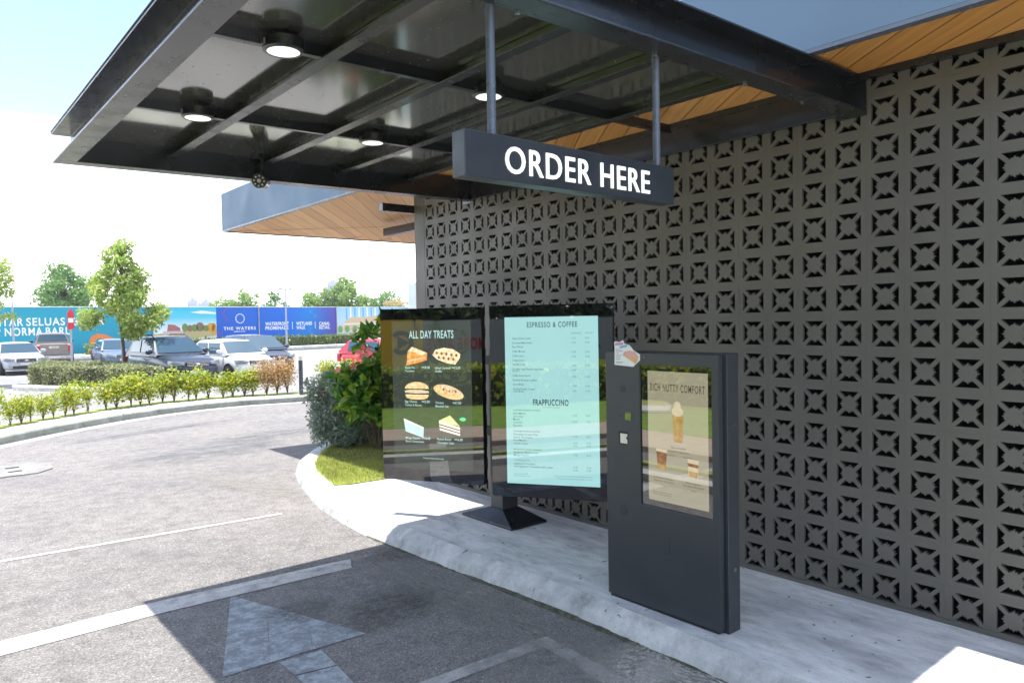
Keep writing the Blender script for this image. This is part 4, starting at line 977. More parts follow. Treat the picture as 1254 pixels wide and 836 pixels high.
# ------------------------------------------------------------------ hedge island with young tree and arrow sign
hp = [(-1.50, 22.7), (1.42, 17.25), (1.38, 20.4), (0.4, 24.0), (-0.5, 27.0)]
hk = [(-2.15, 22.5), (1.50, 16.3), (1.62, 20.4), (1.7, 24.0), (-0.2, 28.3)]
def rnd(poly, r_=0.5, n_=5):
    o_ = []
    for i, p in enumerate(poly):
        p = Vector(p); a = (Vector(poly[i - 1]) - p).normalized(); b = (Vector(poly[(i + 1) % len(poly)]) - p).normalized()
        for k in range(n_ + 1):
            t_ = k / n_; o_.append(tuple((p + a * r_).lerp(p, t_).lerp(p.lerp(p + b * r_, t_), t_)))
    return o_
struct('island_kerb', MB().prism(rnd(hk, 0.8), -0.16, -0.02), M['kerb'], bevel=0.02)
hd = thing('hedge', 'clipped box hedge with a flat pale top on the kerbed island', 'hedge', (0.4, 22, -0.06))
def hedge(root, poly, z0, z1, n_side, n_top, size, mat):
    pol = [(p[0] - root.location.x, p[1] - root.location.y) for p in rnd(poly, 0.25, 3)]
    cx = sum(p[0] for p in pol) / len(pol); cy_ = sum(p[1] for p in pol) / len(pol)
    ins = [(p[0] + (cx - p[0]) * 0.06, p[1] + (cy_ - p[1]) * 0.06) for p in pol]
    MB().prism(ins, z0, z1 - 0.07).build('core', M['leaf_dark'] if False else paint('hedge_core', (0.05, 0.06, 0.025), 0.95, 0.3, 6), root)
    Ls = [(Vector(pol[(i + 1) % len(pol)]) - Vector(pol[i])).length for i in range(len(pol))]; tot = sum(Ls); P = []; N = []
    for i in range(len(pol)):
        m_ = int(n_side * Ls[i] / tot); a = np.array(pol[i]); b = np.array(pol[(i + 1) % len(pol)]); t_ = rng.uniform(0, 1, (m_, 1))
        q = a + (b - a) * t_; nrm = np.array([(b - a)[1], -(b - a)[0]]); nrm = nrm / (np.linalg.norm(nrm) + 1e-9)
        z_ = rng.uniform(z0 + 0.03, z1, m_); wob = 0.05 * np.sin(q[:, :1] * 5) + 0.04 * np.sin(q[:, 1:] * 7 + 2)
        q = q + nrm * (wob + rng.normal(-0.03, 0.035, (m_, 1)))
        P.append(np.c_[q, z_]); N.append(np.tile([nrm[0], nrm[1], 0.2], (m_, 1)))
    B = np.array(pol); Q = rng.uniform(B.min(0), B.max(0), (n_top * 2, 2)); Q = Q[inpoly(Q, pol)]
    P.append(np.c_[Q, z1 + rng.normal(-0.02, 0.025, len(Q)) + 0.03 * np.sin(Q[:, 0] * 4)]); N.append(np.tile([0, 0, 1.0], (len(Q), 1)))
    V, F = leaves(np.concatenate(P), size, 0.6, 0.1, np.concatenate(N))
    npmesh('foliage', V, F, mat, root)
hedge(hd, hp, 0.0, 0.68, 11000, 9000, 0.085, M['leaf_hedge'])

def tree(name, label, loc, trunk, limbs, clumps, nleaf, lsize, mat, group=None, asp=0.5, shell=0.3):
    root = thing(name, label, 'tree', loc, group=group)
    tb = MB(); tb.tube([Vector(p) for p in trunk[0]], trunk[1], 9)
    for L_, r_ in limbs: tb.tube([Vector(p) for p in L_], r_, 6)
    top = Vector(trunk[0][-1])
    for c, r_ in clumps:
        base = Vector(trunk[0][-2]).lerp(top, random.random()); tb.tube([base, base.lerp(Vector(c), 0.55) + Vector((0, 0, 0.05)), Vector(c)], [trunk[1][-1] * 0.8 + .01, trunk[1][-1] * .5 + .005, .008], 5)
    tb.build('trunk', M['bark'], root, smooth=True)
    tot = sum(r_[0] * r_[1] * r_[2] for c, r_ in clumps)
    P = np.concatenate([ball(max(20, int(nleaf * r_[0] * r_[1] * r_[2] / tot)), c, r_, shell) for c, r_ in clumps])
    V, F = leaves(P, lsize, asp)
    npmesh('crown', V, F, mat, root)
    return root
def crown_clumps(n_, h0, h1, rad, rr, taper=0.6, flatten=0.75):
    out_ = []
    for k in range(n_):
        t_ = k / (n_ - 1); z_ = h0 + (h1 - h0) * t_; w_ = rad * (1 - taper * t_) * (0.75 + 0.25 * math.sin(math.pi * t_)); a = k * 2.399 + random.uniform(-.4, .4)
        q = w_ * random.uniform(0.35, 0.95); r_ = rr * random.uniform(0.7, 1.15) * (1 - 0.35 * t_)
        out_.append(((q * math.cos(a), q * math.sin(a), z_), (r_, r_, r_ * flatten)))
    return out_
tl = (1.18, 21.4, -0.02)
cl = crown_clumps(30, 2.0, 4.85, 1.6, 0.44, 0.72)
cl += [((0.75, -0.65, 2.1), (0.42, 0.42, 0.3)), ((1.05, -0.95, 2.3), (0.3, 0.3, 0.22)), ((-0.75, 0.6, 2.3), (0.35, 0.35, 0.3)), ((0.3, -0.2, 1.75), (0.45, 0.45, 0.3)), ((0.05, 0, 4.75), (0.28, 0.28, 0.3))]
yt = tree('young_tree', 'young tree with pale yellow green leaves staked in the hedge island', tl, ([(0.05, 0, 0), (0.02, 0.02, 1.2), (-0.06, 0.03, 2.4), (0.0, 0, 3.6), (0.05, 0, 4.5)], [0.075, 0.06, 0.045, 0.028, 0.012]), [], cl, 10000, 0.14, M['leaf_tree'])
W(MB().tube([(1.2, 21.42, 0.0), (1.17, 21.44, 1.9)], 0.055, 10), 'stake', M['pole'], yt)

sp_ = thing('arrow_sign_post', 'grey post carrying a narrow red and white arrow sign in front of the pickup', 'sign', (1.06, 30.7, -0.14))
MB().tube([(0, 0, 0), (0, 0, 2.55)], 0.045, 12).build('post', M['pole'], sp_)
MB().box(-0.12, 0.12, -0.12, 0.12, 0, 0.06).build('foot', M['pole'], sp_)
frs = lambda x, y, z: (x * 0.9 + y * 0.1, x * -0.25 - 0.06 + y * -0.9, z)
sgp = [(-0.14, 2.0), (0.14, 2.0), (0.14, 2.72), (0.0, 2.95), (-0.14, 2.72)]
MB().add([frs(x, 0, z) for x, z in sgp] + [frs(x, 0.02, z) for x, z in sgp], [(4, 3, 2, 1, 0), (5, 6, 7, 8, 9)] + [(i, (i + 1) % 5, 5 + (i + 1) % 5, 5 + i) for i in range(5)]).build('sign_plate', M['red'], sp_)
wq = MB(); 
for pol in ([(-0.11, 2.30), (0.11, 2.30), (0.11, 2.50), (-0.11, 2.50)],): wq.add([frs(x, 0.024, z) for x, z in pol], [(0, 1, 2, 3)])
wq.build('white_band', M['white_paint'], sp_)

# ------------------------------------------------------------------ hoarding with printed panels
ho = thing('site_hoarding', 'long printed hoarding with teal, park scene, blue and mall picture panels behind the cars', 'hoarding', (0.42, 53.5, -0.14))
hx = Vector((0.9886, 0.1503, 0)); hn = Vector((0.1503, -0.9886, 0))
def frh(u, v, w_=0.0): return tuple(hx * u + hn * w_ + Vector((0, 0, v + 0.14)))
def grad(name, stops, axis='z', rough=0.6):
    mt, t, b = newmat(name); tcn = t.nodes.new('ShaderNodeTexCoord'); sx_ = t.nodes.new('ShaderNodeSeparateXYZ'); t.links.new(tcn.outputs['Generated'], sx_.inputs[0])
    t.links.new(ramp(t, sx_.outputs[{'x': 0, 'y': 1, 'z': 2}[axis]], stops), b.inputs['Base Color']); b.inputs['Roughness'].default_value = rough
    return mt
def hpanel(u0, u1, mat, nm='panel'): return MB().box(u0, u1, 0.0, 3.42, -0.05, 0.0, frh).build(nm, mat, ho)
teal = grad('print_teal', [(0.0, (0.0, 0.22, 0.34)), (0.6, (0.0, 0.29, 0.39)), (1.0, (0.0, 0.27, 0.38))], 'x')
blue = grad('print_blue', [(0.0, (0.0, 0.085, 0.46)), (0.55, (0.0, 0.12, 0.55)), (0.75, (0.0, 0.18, 0.55)), (0.92, (0.05, 0.08, 0.38)), (1.0, (0.09, 0.06, 0.34))], 'x')
park_sky = grad('print_park_sky', [(0.0, (0.75, 0.76, 0.74)), (0.45, (0.72, 0.76, 0.78)), (0.75, (0.10, 0.50, 0.62)), (1.0, (0.02, 0.42, 0.58))], 'z')
mall_bg = grad('print_mall', [(0.0, (0.35, 0.42, 0.28)), (0.2, (0.55, 0.55, 0.48)), (0.4, (0.62, 0.55, 0.44)), (0.6, (0.45, 0.6, 0.72)), (1.0, (0.30, 0.52, 0.72))], 'z')
hpanel(-30, 10.2, teal); hpanel(10.2, 15.43, park_sky); hpanel(15.43, 27.47, blue); hpanel(27.47, 46, mall_bg)
def hart(poly, mat, w_=0.006, nm='printed_shape'): return MB().prism([(a, b) for a, b in poly], w_ - 0.004, w_, frh).build(nm, mat, ho)
def fm2(n, c): return flat(n, c, 0.6)
c_or, c_gr, c_org2 = fm2('print_orange', (0.75, 0.20, 0.04)), fm2('print_green', (0.0, 0.30, 0.22)), fm2('print_dark_green', (0.0, 0.20, 0.20))
arc = [(5.55, 0.5), (5.60, 0.95), (5.80, 1.30), (6.20, 1.46), (6.7, 1.36), (7.4, 1.02), (8.2, 0.88), (9.0, 0.95), (9.0, 0.80), (8.2, 0.70), (7.3, 0.78), (6.6, 1.02), (6.25, 1.10), (6.02, 0.95), (5.95, 0.5)]
hart([(6.0, 0.0), (6.05, 0.95), (6.3, 1.08), (6.7, 1.0), (7.4, 0.76), (8.4, 0.66), (9.8, 0.85), (9.9, 0.0)], c_gr, 0.006); hart(arc, c_or, 0.011)
hart([(9.3, 0.0), (9.5, 1.0), (10.1, 1.3), (10.15, 0.0)], fm2('print_navy', (0.0, 0.05, 0.35)), 0.011)
lt1 = MB()
for u, v, s_, w1, al in [(1.42, 2.12, 'SEBENTAR', 3.2, 'R'), (1.60, 2.12, 'SELUAS', 2.42, 'L'), (4.18, 2.12, '73', 0.70, 'L'), (5.05, 2.12, 'EKAR', 1.6, 'L'), (0.05, 1.44, 'HIDUP', 2.0, 'R'), (0.30, 1.44, 'NORMA', 2.28, 'L'), (2.78, 1.44, 'BARU', 1.65, 'L')]:
    put_text(lt1, s_, frh, u, v, 0.54, wofs=0.008, bold=0.018, width=w1, align=al, sp=1.15)
lt1.build('lettering', M['white_paint'], ho)
# park picture
tan, wat, rf, tg, to, brn = fm2('print_tan', (0.45, 0.36, 0.16)), fm2('print_water', (0.62, 0.58, 0.50)), fm2('print_roof', (0.35, 0.12, 0.10)), fm2('print_tree', (0.15, 0.22, 0.05)), fm2('print_autumn', (0.62, 0.30, 0.02)), fm2('print_brown', (0.22, 0.13, 0.07))
hart([(10.2, 0.0), (15.43, 0.0), (15.43, 1.55), (13.0, 1.5), (10.2, 1.25)], tan); hart([(12.6, 0.3), (15.42, 0.2), (15.42, 1.05), (14.2, 0.95), (13.0, 0.8)], wat, 0.010); hart([(10.2, 0.75), (13.2, 1.1), (13.2, 1.18), (10.2, 0.88)], fm2('print_path', (0.42, 0.42, 0.44)), 0.010)
for u, v, rx, ry, mm in [(12.75, 1.75, 0.25, 0.35, tg), (13.15, 1.7, 0.22, 0.28, brn), (13.55, 1.72, 0.3, 0.3, tg), (14.0, 1.8, 0.35, 0.38, brn), (14.5, 1.68, 0.3, 0.26, tg), (14.95, 1.75, 0.4, 0.35, to), (15.2, 1.6, 0.22, 0.5, to)]:
    hart([(min(u + rx * math.cos(R(a)), 15.42), v + ry * math.sin(R(a))) for a in range(0, 360, 24)], mm, 0.014)
hart([(11.3, 1.5), (12.4, 1.5), (12.35, 1.75), (11.9, 2.0), (11.4, 2.05)], rf, 0.016); hart([(11.0, 1.2), (12.6, 1.2), (12.6, 1.5), (11.0, 1.5)], fm2('print_stucco', (0.55, 0.42, 0.40)), 0.015)
hart([(13.2, 3.0), (14.2, 3.15), (15.4, 3.0), (15.4, 2.85), (14.0, 2.9)], fm2('print_cloud', (0.7, 0.74, 0.76)), 0.010)
# blue panel
lt2 = MB()
for k in range(12):
    a0 = R(k * 30 + 4); a1 = R(k * 30 + 24)
    q = [(17.56 + 0.43 * math.cos(a0 + (a1 - a0) * j / 4), 2.45 + 0.43 * math.sin(a0 + (a1 - a0) * j / 4)) for j in range(5)] + [(17.56 + 0.35 * math.cos(a1 + (a0 - a1) * j / 4), 2.45 + 0.35 * math.sin(a1 + (a0 - a1) * j / 4)) for j in range(5)]
    lt2.prism(q, 0.002, 0.006, frh)
lt2.build('ring_logo', M['white_paint'], ho)
lt3 = MB()
put_text(lt3, 'THE WATERS', frh, 16.05, 1.47, 0.27, width=2.95, wofs=0.008, bold=0.018, sp=1.25); put_text(lt3, 'GAMUDA COVE', frh, 16.95, 1.28, 0.10, width=1.05, wofs=0.008, bold=0.02)
for u, v, s_, w1 in [(19.94, 1.80, 'WATERFRONT', 2.35), (19.94, 1.42, 'PROMENADE', 2.3), (23.06, 1.78, 'WETLAND', 1.68), (23.06, 1.40, 'WALK', 0.95), (25.52, 1.74, 'CANAL', 1.2), (25.52, 1.37, 'RETAIL', 1.2)]:
    put_text(lt3, s_, frh, u, v, 0.30, width=w1, wofs=0.008, bold=0.028, sp=1.12)
for u in (22.66, 25.08): lt3.prism([(u - 0.025, 1.42), (u + 0.025, 1.42), (u + 0.025, 2.08), (u - 0.025, 2.08)], 0.004, 0.008, frh)
lt3.build('lettering', M['white_paint'], ho)
def squig(u, v0, v1, mat, amp=0.15):
    n_ = 14; L_ = [(u + amp * math.sin(k / n_ * 7), v0 + (v1 - v0) * k / n_) for k in range(n_ + 1)]
    mb = MB()
    for a, b in zip(L_[:-1], L_[1:]): mb.add([frh(a[0] - .06, a[1], .007), frh(a[0] + .06, a[1], .007), frh(b[0] + .06, b[1], .007), frh(b[0] - .06, b[1], .007)], [(0, 1, 2, 3)])
    mb.build('printed_ribbon', mat, ho)
squig(16.2, 2.1, 3.3, fm2('print_purple', (0.16, 0.06, 0.30))); squig(15.8, 0.5, 1.3, fm2('print_purple_dark', (0.14, 0.06, 0.34))); squig(24.9, 2.4, 3.3, fm2('print_sky', (0.0, 0.30, 0.62)), 0.3); squig(24.6, 0.8, 1.5, fm2('print_sky_low', (0.0, 0.25, 0.60)), 0.1)
# mall picture
for k in range(9): hart([(28.6 + k * 0.5, 2.2), (28.75 + k * 0.5, 2.2), (28.75 + k * 0.5, 3.4), (28.6 + k * 0.5, 3.4)], M['white_paint'] if k % 2 else fm2('print_glass', (0.12, 0.36, 0.62)), 0.007)
hart([(28.3, 1.2), (33.5, 1.1), (33.5, 2.7), (31.0, 2.45), (29.2, 2.45), (28.4, 2.0)], fm2('print_sand', (0.62, 0.45, 0.26)), 0.011)
hart([(28.3, 1.7), (33.5, 1.75), (33.5, 1.95), (28.3, 1.85)], fm2('print_cream', (0.72, 0.66, 0.55)), 0.015)
for u in (27.9, 28.7, 29.6, 31.2, 32.0): hart([(u + 0.28 * math.cos(R(a)), 1.3 + 0.35 * math.sin(R(a))) for a in range(0, 360, 30)], fm2('print_palm', (0.16, 0.34, 0.12)), 0.019)
for k, u in enumerate((29.3, 30.3, 30.9)): hart([(u, 0.95), (u + 0.5, 0.95), (u + 0.45, 1.2), (u + 0.05, 1.2)], fm2('print_coral', (0.62, 0.18, 0.10)), 0.019)
hart([(27.5, 0.3), (34, 0.3), (34, 0.8), (27.5, 0.9)], fm2('print_plaza', (0.42, 0.47, 0.40)), 0.011)
for u in (10.2, 19.3, 27.47): MB().box(u - 0.04, u + 0.04, 0.0, 3.45, 0.03, 0.09, frh).build('post', M['pole'], ho)
MB().box(-30, 46, 3.42, 3.47, -0.07, 0.03, frh).build('top_rail', M['white_paint'], ho)

hw = (Vector((0.42, 53.5, 0)) + hx * 4.5 + hn * 3.2, Vector((0.42, 53.5, 0)) + hx * 44 + hn * 3.2)
def hq(u, w_): p = Vector((0.42, 53.5, 0)) + hx * u + hn * w_; return (p.x, p.y)
lh = thing('long_hedge', 'long low green hedge running along the foot of the hoarding', 'hedge', (*hq(24, 2.5), -0.14))
hedge(lh, [hq(4.5, 3.4), hq(46, 3.4), hq(46, 2.2), hq(4.5, 2.2)], 0.0, 0.95, 5200, 2600, 0.22, leafmat('leaf_green_hedge', [(0.09, 0.17, 0.03), (0.16, 0.25, 0.05), (0.24, 0.30, 0.07)]))
struct('far_kerb', MB().prism([hq(-20, 4.9), hq(46, 4.9), hq(46, 3.7), hq(-20, 3.7)], -0.16, 0.0), M['kerb'])
struct('far_kerb_line', MB().prism([hq(-20, 9.2), hq(46, 9.2), hq(46, 8.9), hq(-20, 8.9)], -0.16, 0.0), M['kerbface'])

# lamp posts
def lamp(loc, h, label):
    L = thing('lamp_post', label, 'lamp post', loc, group='lamp posts in front of the hoarding')
    MB().tube([(0, 0, 0), (0, 0, h)], [0.075, 0.045], 10).build('pole', M['pole'], L)
    MB().box(-0.42, 0.42, -0.04, 0.04, h, h + 0.05).build('arm', M['pole'], L)
    for s_ in (-1, 1): MB().box(min(s_ * 0.25, s_ * 0.55), max(s_ * 0.25, s_ * 0.55), -0.09, 0.09, h + 0.052, h + 0.10).build('lamp_head', M['pole'], L)
lamp((15.05, 39.9, -0.14), 4.35, 'slim grey twin arm lamp post in front of the WATERFRONT lettering')
lamp((0.8, 49.5, -0.14), 4.35, 'slim grey twin arm lamp post before the teal panel at the far left')

# ------------------------------------------------------------------ background trees and towers
tree('leafy_tree', 'broad bushy green tree rising behind the teal hoarding panel', (8.2, 79, -0.14), ([(0, 0, 0), (0.1, 0, 3), (0, 0, 6)], [0.25, 0.2, 0.1]), [], crown_clumps(26, 3.4, 8.2, 3.3, 1.35, 0.5, 0.8) + [((-1.6, 0.6, 5.8), (0.9, 0.9, 0.8)), ((2.0, -1.2, 6.6), (1.1, 1.1, 0.9))], 7500, 0.34, M['leaf_far'])
et = tree('roadside_tree', 'light leaved tree reaching in from the left edge of the picture', (-2.75, 25.5, -0.14), ([(0, 0, 0), (0, 0, 2.2), (0.1, 0, 4.2)], [0.1, 0.08, 0.04]), [], crown_clumps(13, 2.6, 4.9, 1.05, 0.42, 0.5) + [((0.8, -1.3, 2.5), (0.4, 0.4, 0.12)), ((0.65, -1.25, 3.9), (0.5, 0.5, 0.40)), ((0.8, -1.3, 3.4), (0.38, 0.38, 0.25)), ((0.55, -1.15, 2.95), (0.30, 0.3, 0.2)), ((0.75, -1.3, 4.35), (0.36, 0.36, 0.24))], 3600, 0.13, M['leaf_tree'])
for i, (x, y, h_, r_, n_, mk, lb) in enumerate([
    (26.2, 84.3, 5.3, 1.9, 2000, 'leaf_lime', 'low lime green tree above the left part of the blue panel'),
    (28.3, 82.8, 6.2, 1.7, 2000, 'leaf_lime', 'lime green rounded tree above the ring logo'),
    (30.9, 80.6, 6.2, 1.3, 900, 'leaf_far', 'thin sparse tree above the post of the blue panel'),
    (34.3, 77.6, 6.0, 1.6, 2000, 'leaf_lime', 'lime tree just right of the lamp post above the hoarding'),
    (35.9, 76.6, 6.5, 1.2, 1400, 'leaf_lime', 'narrow lime tree left of the tallest tree above the hoarding'),
    (37.7, 75.0, 7.8, 1.7, 2600, 'leaf_lime', 'tallest lime green tree above the purple end of the blue panel'),
    (39.6, 73.4, 5.6, 1.7, 1500, 'leaf_lime', 'low lime tree above the left part of the mall picture'),
    (41.6, 72.0, 6.0, 1.5, 1500, 'leaf_far', 'green tree above the mall picture beside the straw coloured tree'),
    (46.0, 68.5, 6.8, 1.6, 1300, 'leaf_far', 'green tree seen just left of the block wall end')]):
    tree('distant_tree', lb, (x, y, -0.14), ([(0, 0, 0), (0.1, 0, h_ * 0.5), (0, 0, h_ * 0.8)], [0.2, 0.14, 0.06]), [], crown_clumps(15, h_ * 0.40, h_ * 0.93, r_ * 1.55, r_ * 0.66, 0.45, 0.8), int(n_ * 1.7), 0.34, M[mk], group='trees behind the hoarding')
tree('straw_tree', 'straw coloured spreading tree behind the left menu board', (38.0, 58.8, -0.14), ([(0, 0, 0), (0, 0, 2), (0, 0, 4)], [0.18, 0.14, 0.06]), [], [((-2.2, 1.6, 4.0), (1.3, 1.3, 0.4)), ((0, 0, 4.1), (1.6, 1.6, 0.55)), ((1.8, -1.3, 4.6), (1.5, 1.5, 0.5)), ((3.4, -2.4, 4.9), (1.2, 1.2, 0.6))], 3000, 0.26, M['leaf_straw'])

def tower(loc, blocks, label):
    T = thing('apartment_tower', label, 'tower', loc, math.atan2(-loc[0], loc[1]))
    mb = MB(); wm = MB()
    for x0, x1, d_, h_ in blocks:
        mb.box(x0, x1, -d_ / 2, d_ / 2, 0, h_); mb.box(x0 + (x1 - x0) * .3, x0 + (x1 - x0) * .7, -2, 2, h_, h_ + 2.5)
    mb.build('wall', M['tower'], T)
    for x0, x1, d_, h_ in blocks:
        z_ = 3
        while z_ < h_ - 2:
            k = x0 + 0.6
            while k < x1 - 1.2: wm.box(k, k + 1.0, -d_ / 2 - 0.12, -d_ / 2 - 0.02, z_, z_ + 1.3); k += 1.9
            z_ += 3.0
    o = wm.build('window_rows', M['tower_win'], T)
tower((217.4, 721.6, -0.14), [(-10.5, -1.5, 10, 26), (-1.4, 1.4, 8, 23), (1.5, 10.5, 10, 25)], 'pale blue far apartment tower block above the park picture panel')
tower((316, 640, -0.14), [(-9, 9, 9, 36), (-5, 6, 11, 41)], 'pale far apartment tower behind the tallest tree on the right')

# ------------------------------------------------------------------ cars
def car(name, label, front, head, L, Wd, H, pt, belt, cab, nose=0.7, hood=None, tail_z=None, rails=False, group='parked cars', pickup=False, alloy=True):
    """front: world xy of the front centre; head: heading in degrees; cab = (rear base, rear roof, front roof, windscreen base) measured from the rear, 0..1"""
    a = R(head); hd_ = Vector((math.cos(a), math.sin(a), 0)); c = Vector((*front, 0)) - hd_ * L / 2
    T = thing(name, label, 'car' if not pickup else 'pickup truck', (c.x, c.y, -0.15), a, group)
    hw_ = Wd / 2; hood = hood or belt - 0.05; tail_z = tail_z or belt
    xs = [(0.0, 0.78, 0.42, tail_z - 0.16), (0.015, 0.88, 0.30, tail_z - 0.03), (0.05, 0.95, 0.24, tail_z), (0.15, 0.99, 0.20, belt), (0.3, 1.0, 0.19, belt), (0.5, 1.0, 0.19, belt), (0.66, 1.0, 0.19, belt - 0.01), (0.74, 0.99, 0.19, hood + 0.01), (0.85, 0.97, 0.20, hood - 0.05), (0.93, 0.92, 0.22, hood - 0.13), (0.975, 0.84, 0.25, hood - 0.24), (1.0, 0.70, 0.34, nose - 0.12)]
    vs = []; fs = []; ring = None
    for fx_, wf, zb, zt in xs:
        x = -L / 2 + L * fx_; w1 = hw_ * wf; hh = zt - zb
        half = [(0, zb), (w1 * 0.86, zb), (w1 * 0.97, zb + hh * 0.22), (w1, zb + hh * 0.5), (w1 * 0.985, zb + hh * 0.72), (w1 * 0.94, zb + hh * 0.90), (w1 * 0.84, zb + hh * 0.98), (w1 * 0.5, zt + 0.015), (0, zt + 0.02)]
        full = half + [(-y, z) for y, z in half[-2:0:-1]]
        ring = len(full); vs += [(x, y, z) for y, z in full]
    nst = len(xs)
    for i in range(nst - 1):
        for k in range(ring): fs.append((i * ring + k, i * ring + (k + 1) % ring, (i + 1) * ring + (k + 1) % ring, (i + 1) * ring + k))
    fs.append(tuple(range(ring - 1, -1, -1))); fs.append(tuple((nst - 1) * ring + k for k in range(ring)))
    o = MB().add(vs, fs).build('body', pt, T, smooth=True)
    sm = o.modifiers.new('sub', 'SUBSURF'); sm.levels = 1; sm.render_levels = 2
    X = lambda f: -L / 2 + L * f
    r0, r1, f1, f0 = cab; zb = belt - 0.02; zr = H; wb = hw_ * 0.93; wr = hw_ * 0.70
    def cab_pt(fx_, t_, side, ins=0.0):
        pass
    P = {'rb': (X(r0), wb, zb), 'rr': (X(r1), wr, zr - 0.03), 'fr': (X(f1), wr, zr - 0.02), 'fb': (X(f0), wb, zb)}
    sect = [(r0, wb, zb, zb), (r0 + (r1 - r0) * .9, wr + 0.02, zb, zr - 0.07), (r1 + 0.02, wr, zb, zr - 0.02), ((r1 + f1) / 2, wr, zb, zr), (f1, wr, zb, zr - 0.03), (f1 + (f0 - f1) * .12, wr + 0.02, zb, zr - 0.09), (f0, wb, zb, zb)]
    vs = []; fs = []
    for fx_, w1, z0, z1 in sect:
        x = X(fx_); half = [(wb, z0 - 0.05), (wb + (w1 - wb) * 0.5, z0 + (z1 - z0) * 0.5), (w1 + 0.015, z0 + (z1 - z0) * 0.90), (w1 * 0.9, z0 + (z1 - z0) * 0.985), (w1 * 0.5, z1 + 0.012 * (z1 > z0)), (0, z1 + 0.02 * (z1 > z0))]
        full = half + [(-y, z) for y, z in half[-2::-1]]; rg = len(full); vs += [(x, y, z) for y, z in full]
    for i in range(len(sect) - 1):
        for k in range(rg - 1): fs.append((i * rg + k, i * rg + k + 1, (i + 1) * rg + k + 1, (i + 1) * rg + k))
    MB().add(vs, fs).build('cabin', pt, T, smooth=True)
    def quad(pts, nm, mat, off=0.012, thick=0.006):
        pts = [Vector(p) for p in pts]; n_ = (pts[1] - pts[0]).cross(pts[2] - pts[0]).normalized()
        cc_ = sum(pts, Vector()) / len(pts)
        if n_.dot(cc_ - Vector((X(0.5), 0, zb - 0.4))) < 0: n_ = -n_
        A = [p + n_ * off for p in pts]; Bq = [p + n_ * (off - thick - 0.03) for p in pts]; k = len(pts)
        return MB().add(A + Bq, [tuple(range(k)), tuple(range(2 * k - 1, k - 1, -1))] + [(i, (i + 1) % k, k + (i + 1) % k, k + i) for i in range(k)]).build(nm, mat, T)
    l = lambda a_, b_, t_: tuple(a_[i] + (b_[i] - a_[i]) * t_ for i in range(3))
    mir = lambda p: (p[0], -p[1], p[2])
    G = M['glass_car']
    ft, fb_ = P['fr'], P['fb']; a1, a2 = l(fb_, ft, 0.10), l(fb_, ft, 0.90)
    s1 = 0.93
    quad([(a1[0], a1[1] * s1, a1[2]), (a2[0], a2[1] * s1, a2[2]), (a2[0], -a2[1] * s1, a2[2]), (a1[0], -a1[1] * s1, a1[2])], 'windscreen', G, 0.02)
    b1, b2 = l(P['rb'], P['rr'], 0.22), l(P['rb'], P['rr'], 0.88)
    quad([(b1[0], b1[1] * .9, b1[2]), (b2[0], b2[1] * .9, b2[2]), (b2[0], -b2[1] * .9, b2[2]), (b1[0], -b1[1] * .9, b1[2])], 'rear_window', G, 0.03)
    lo = lambda t_: (X(r0 + (f0 - r0) * t_), wb, zb); hi = lambda t_: (X(r1 + (f1 - r1) * t_), wr + 0.02, zr - 0.06)
    for sgn in (1, -1):
        for t0, t1, q0, q1 in ((0.18, 0.49, 0.06, 0.47), (0.53, 0.90, 0.53, 0.97)):
            A_, B_, C_, D_ = l(lo(t0), hi(q0), 0.14), l(lo(t1), hi(q1), 0.14), l(lo(t1), hi(q1), 0.90), l(lo(t0), hi(q0), 0.90)
            pp = [A_, B_, C_, D_]
            if sgn < 0: pp = [mir(p) for p in pp]
            quad(pp, 'side_window', G, 0.025)
        mx_ = X(f0 - 0.07)
        MB().ico((mx_, sgn * (hw_ + 0.07), belt + 0.09), (0.07, 0.12, 0.085), 2).build('mirror', pt if not pickup else M['black_trim'], T, smooth=True)
        MB().box(X(0.48) - 0.09, X(0.48) + 0.09, min(sgn * (hw_ * 0.985), sgn * (hw_ + 0.02)), max(sgn * (hw_ * 0.985), sgn * (hw_ + 0.02)), belt - 0.17, belt - 0.14).build('door_handle', pt, T, bevel=0.006)
    rw = 0.31 if L < 4.2 else 0.34
    for fx_ in (0.19, 0.81):
        for sgn in (1, -1):
            y0 = sgn * (hw_ * 0.80); y1 = sgn * (hw_ + 0.004); xc = X(fx_)
            MB().tube([(xc, y0, rw + 0.03), (xc, y1, rw + 0.03)], rw + 0.055, 26).build('wheel_arch', M['black_trim'], T)
            wh = MB().tube([(xc, y0, rw), (xc, sgn * (hw_ - 0.01), rw), (xc, sgn * (hw_ + 0.018), rw)], [rw, rw, rw - 0.035], 26).build('wheel', M['rubber'], T, smooth=True)
            rim = MB()
            rim.tube([(xc, sgn * (hw_ + 0.016), rw), (xc, sgn * (hw_ + 0.022), rw)], rw * 0.28, 12)
            for k in range(5):
                t_ = k * 2 * math.pi / 5; dx, dz = math.cos(t_), math.sin(t_)
                rim.add([(xc + dx * rw * .2 - dz * .03, sgn * (hw_ + 0.024), rw + dz * rw * .2 + dx * .03), (xc + dx * rw * .2 + dz * .03, sgn * (hw_ + 0.024), rw + dz * rw * .2 - dx * .03), (xc + dx * rw * .66 + dz * .04, sgn * (hw_ + 0.022), rw + dz * rw * .66 - dx * .04), (xc + dx * rw * .66 - dz * .04, sgn * (hw_ + 0.022), rw + dz * rw * .66 + dx * .04)], [(0, 1, 2, 3)])
            rim.build('rim', M['chrome'], wh)
    xf = X(1.0); z_h = hood - 0.22
    MB().box(xf - 0.10, xf + 0.022, -hw_ * 0.42, hw_ * 0.42, z_h - 0.13, z_h + 0.035).build('grille', M['black_trim'], T, bevel=0.02)
    gb = MB()
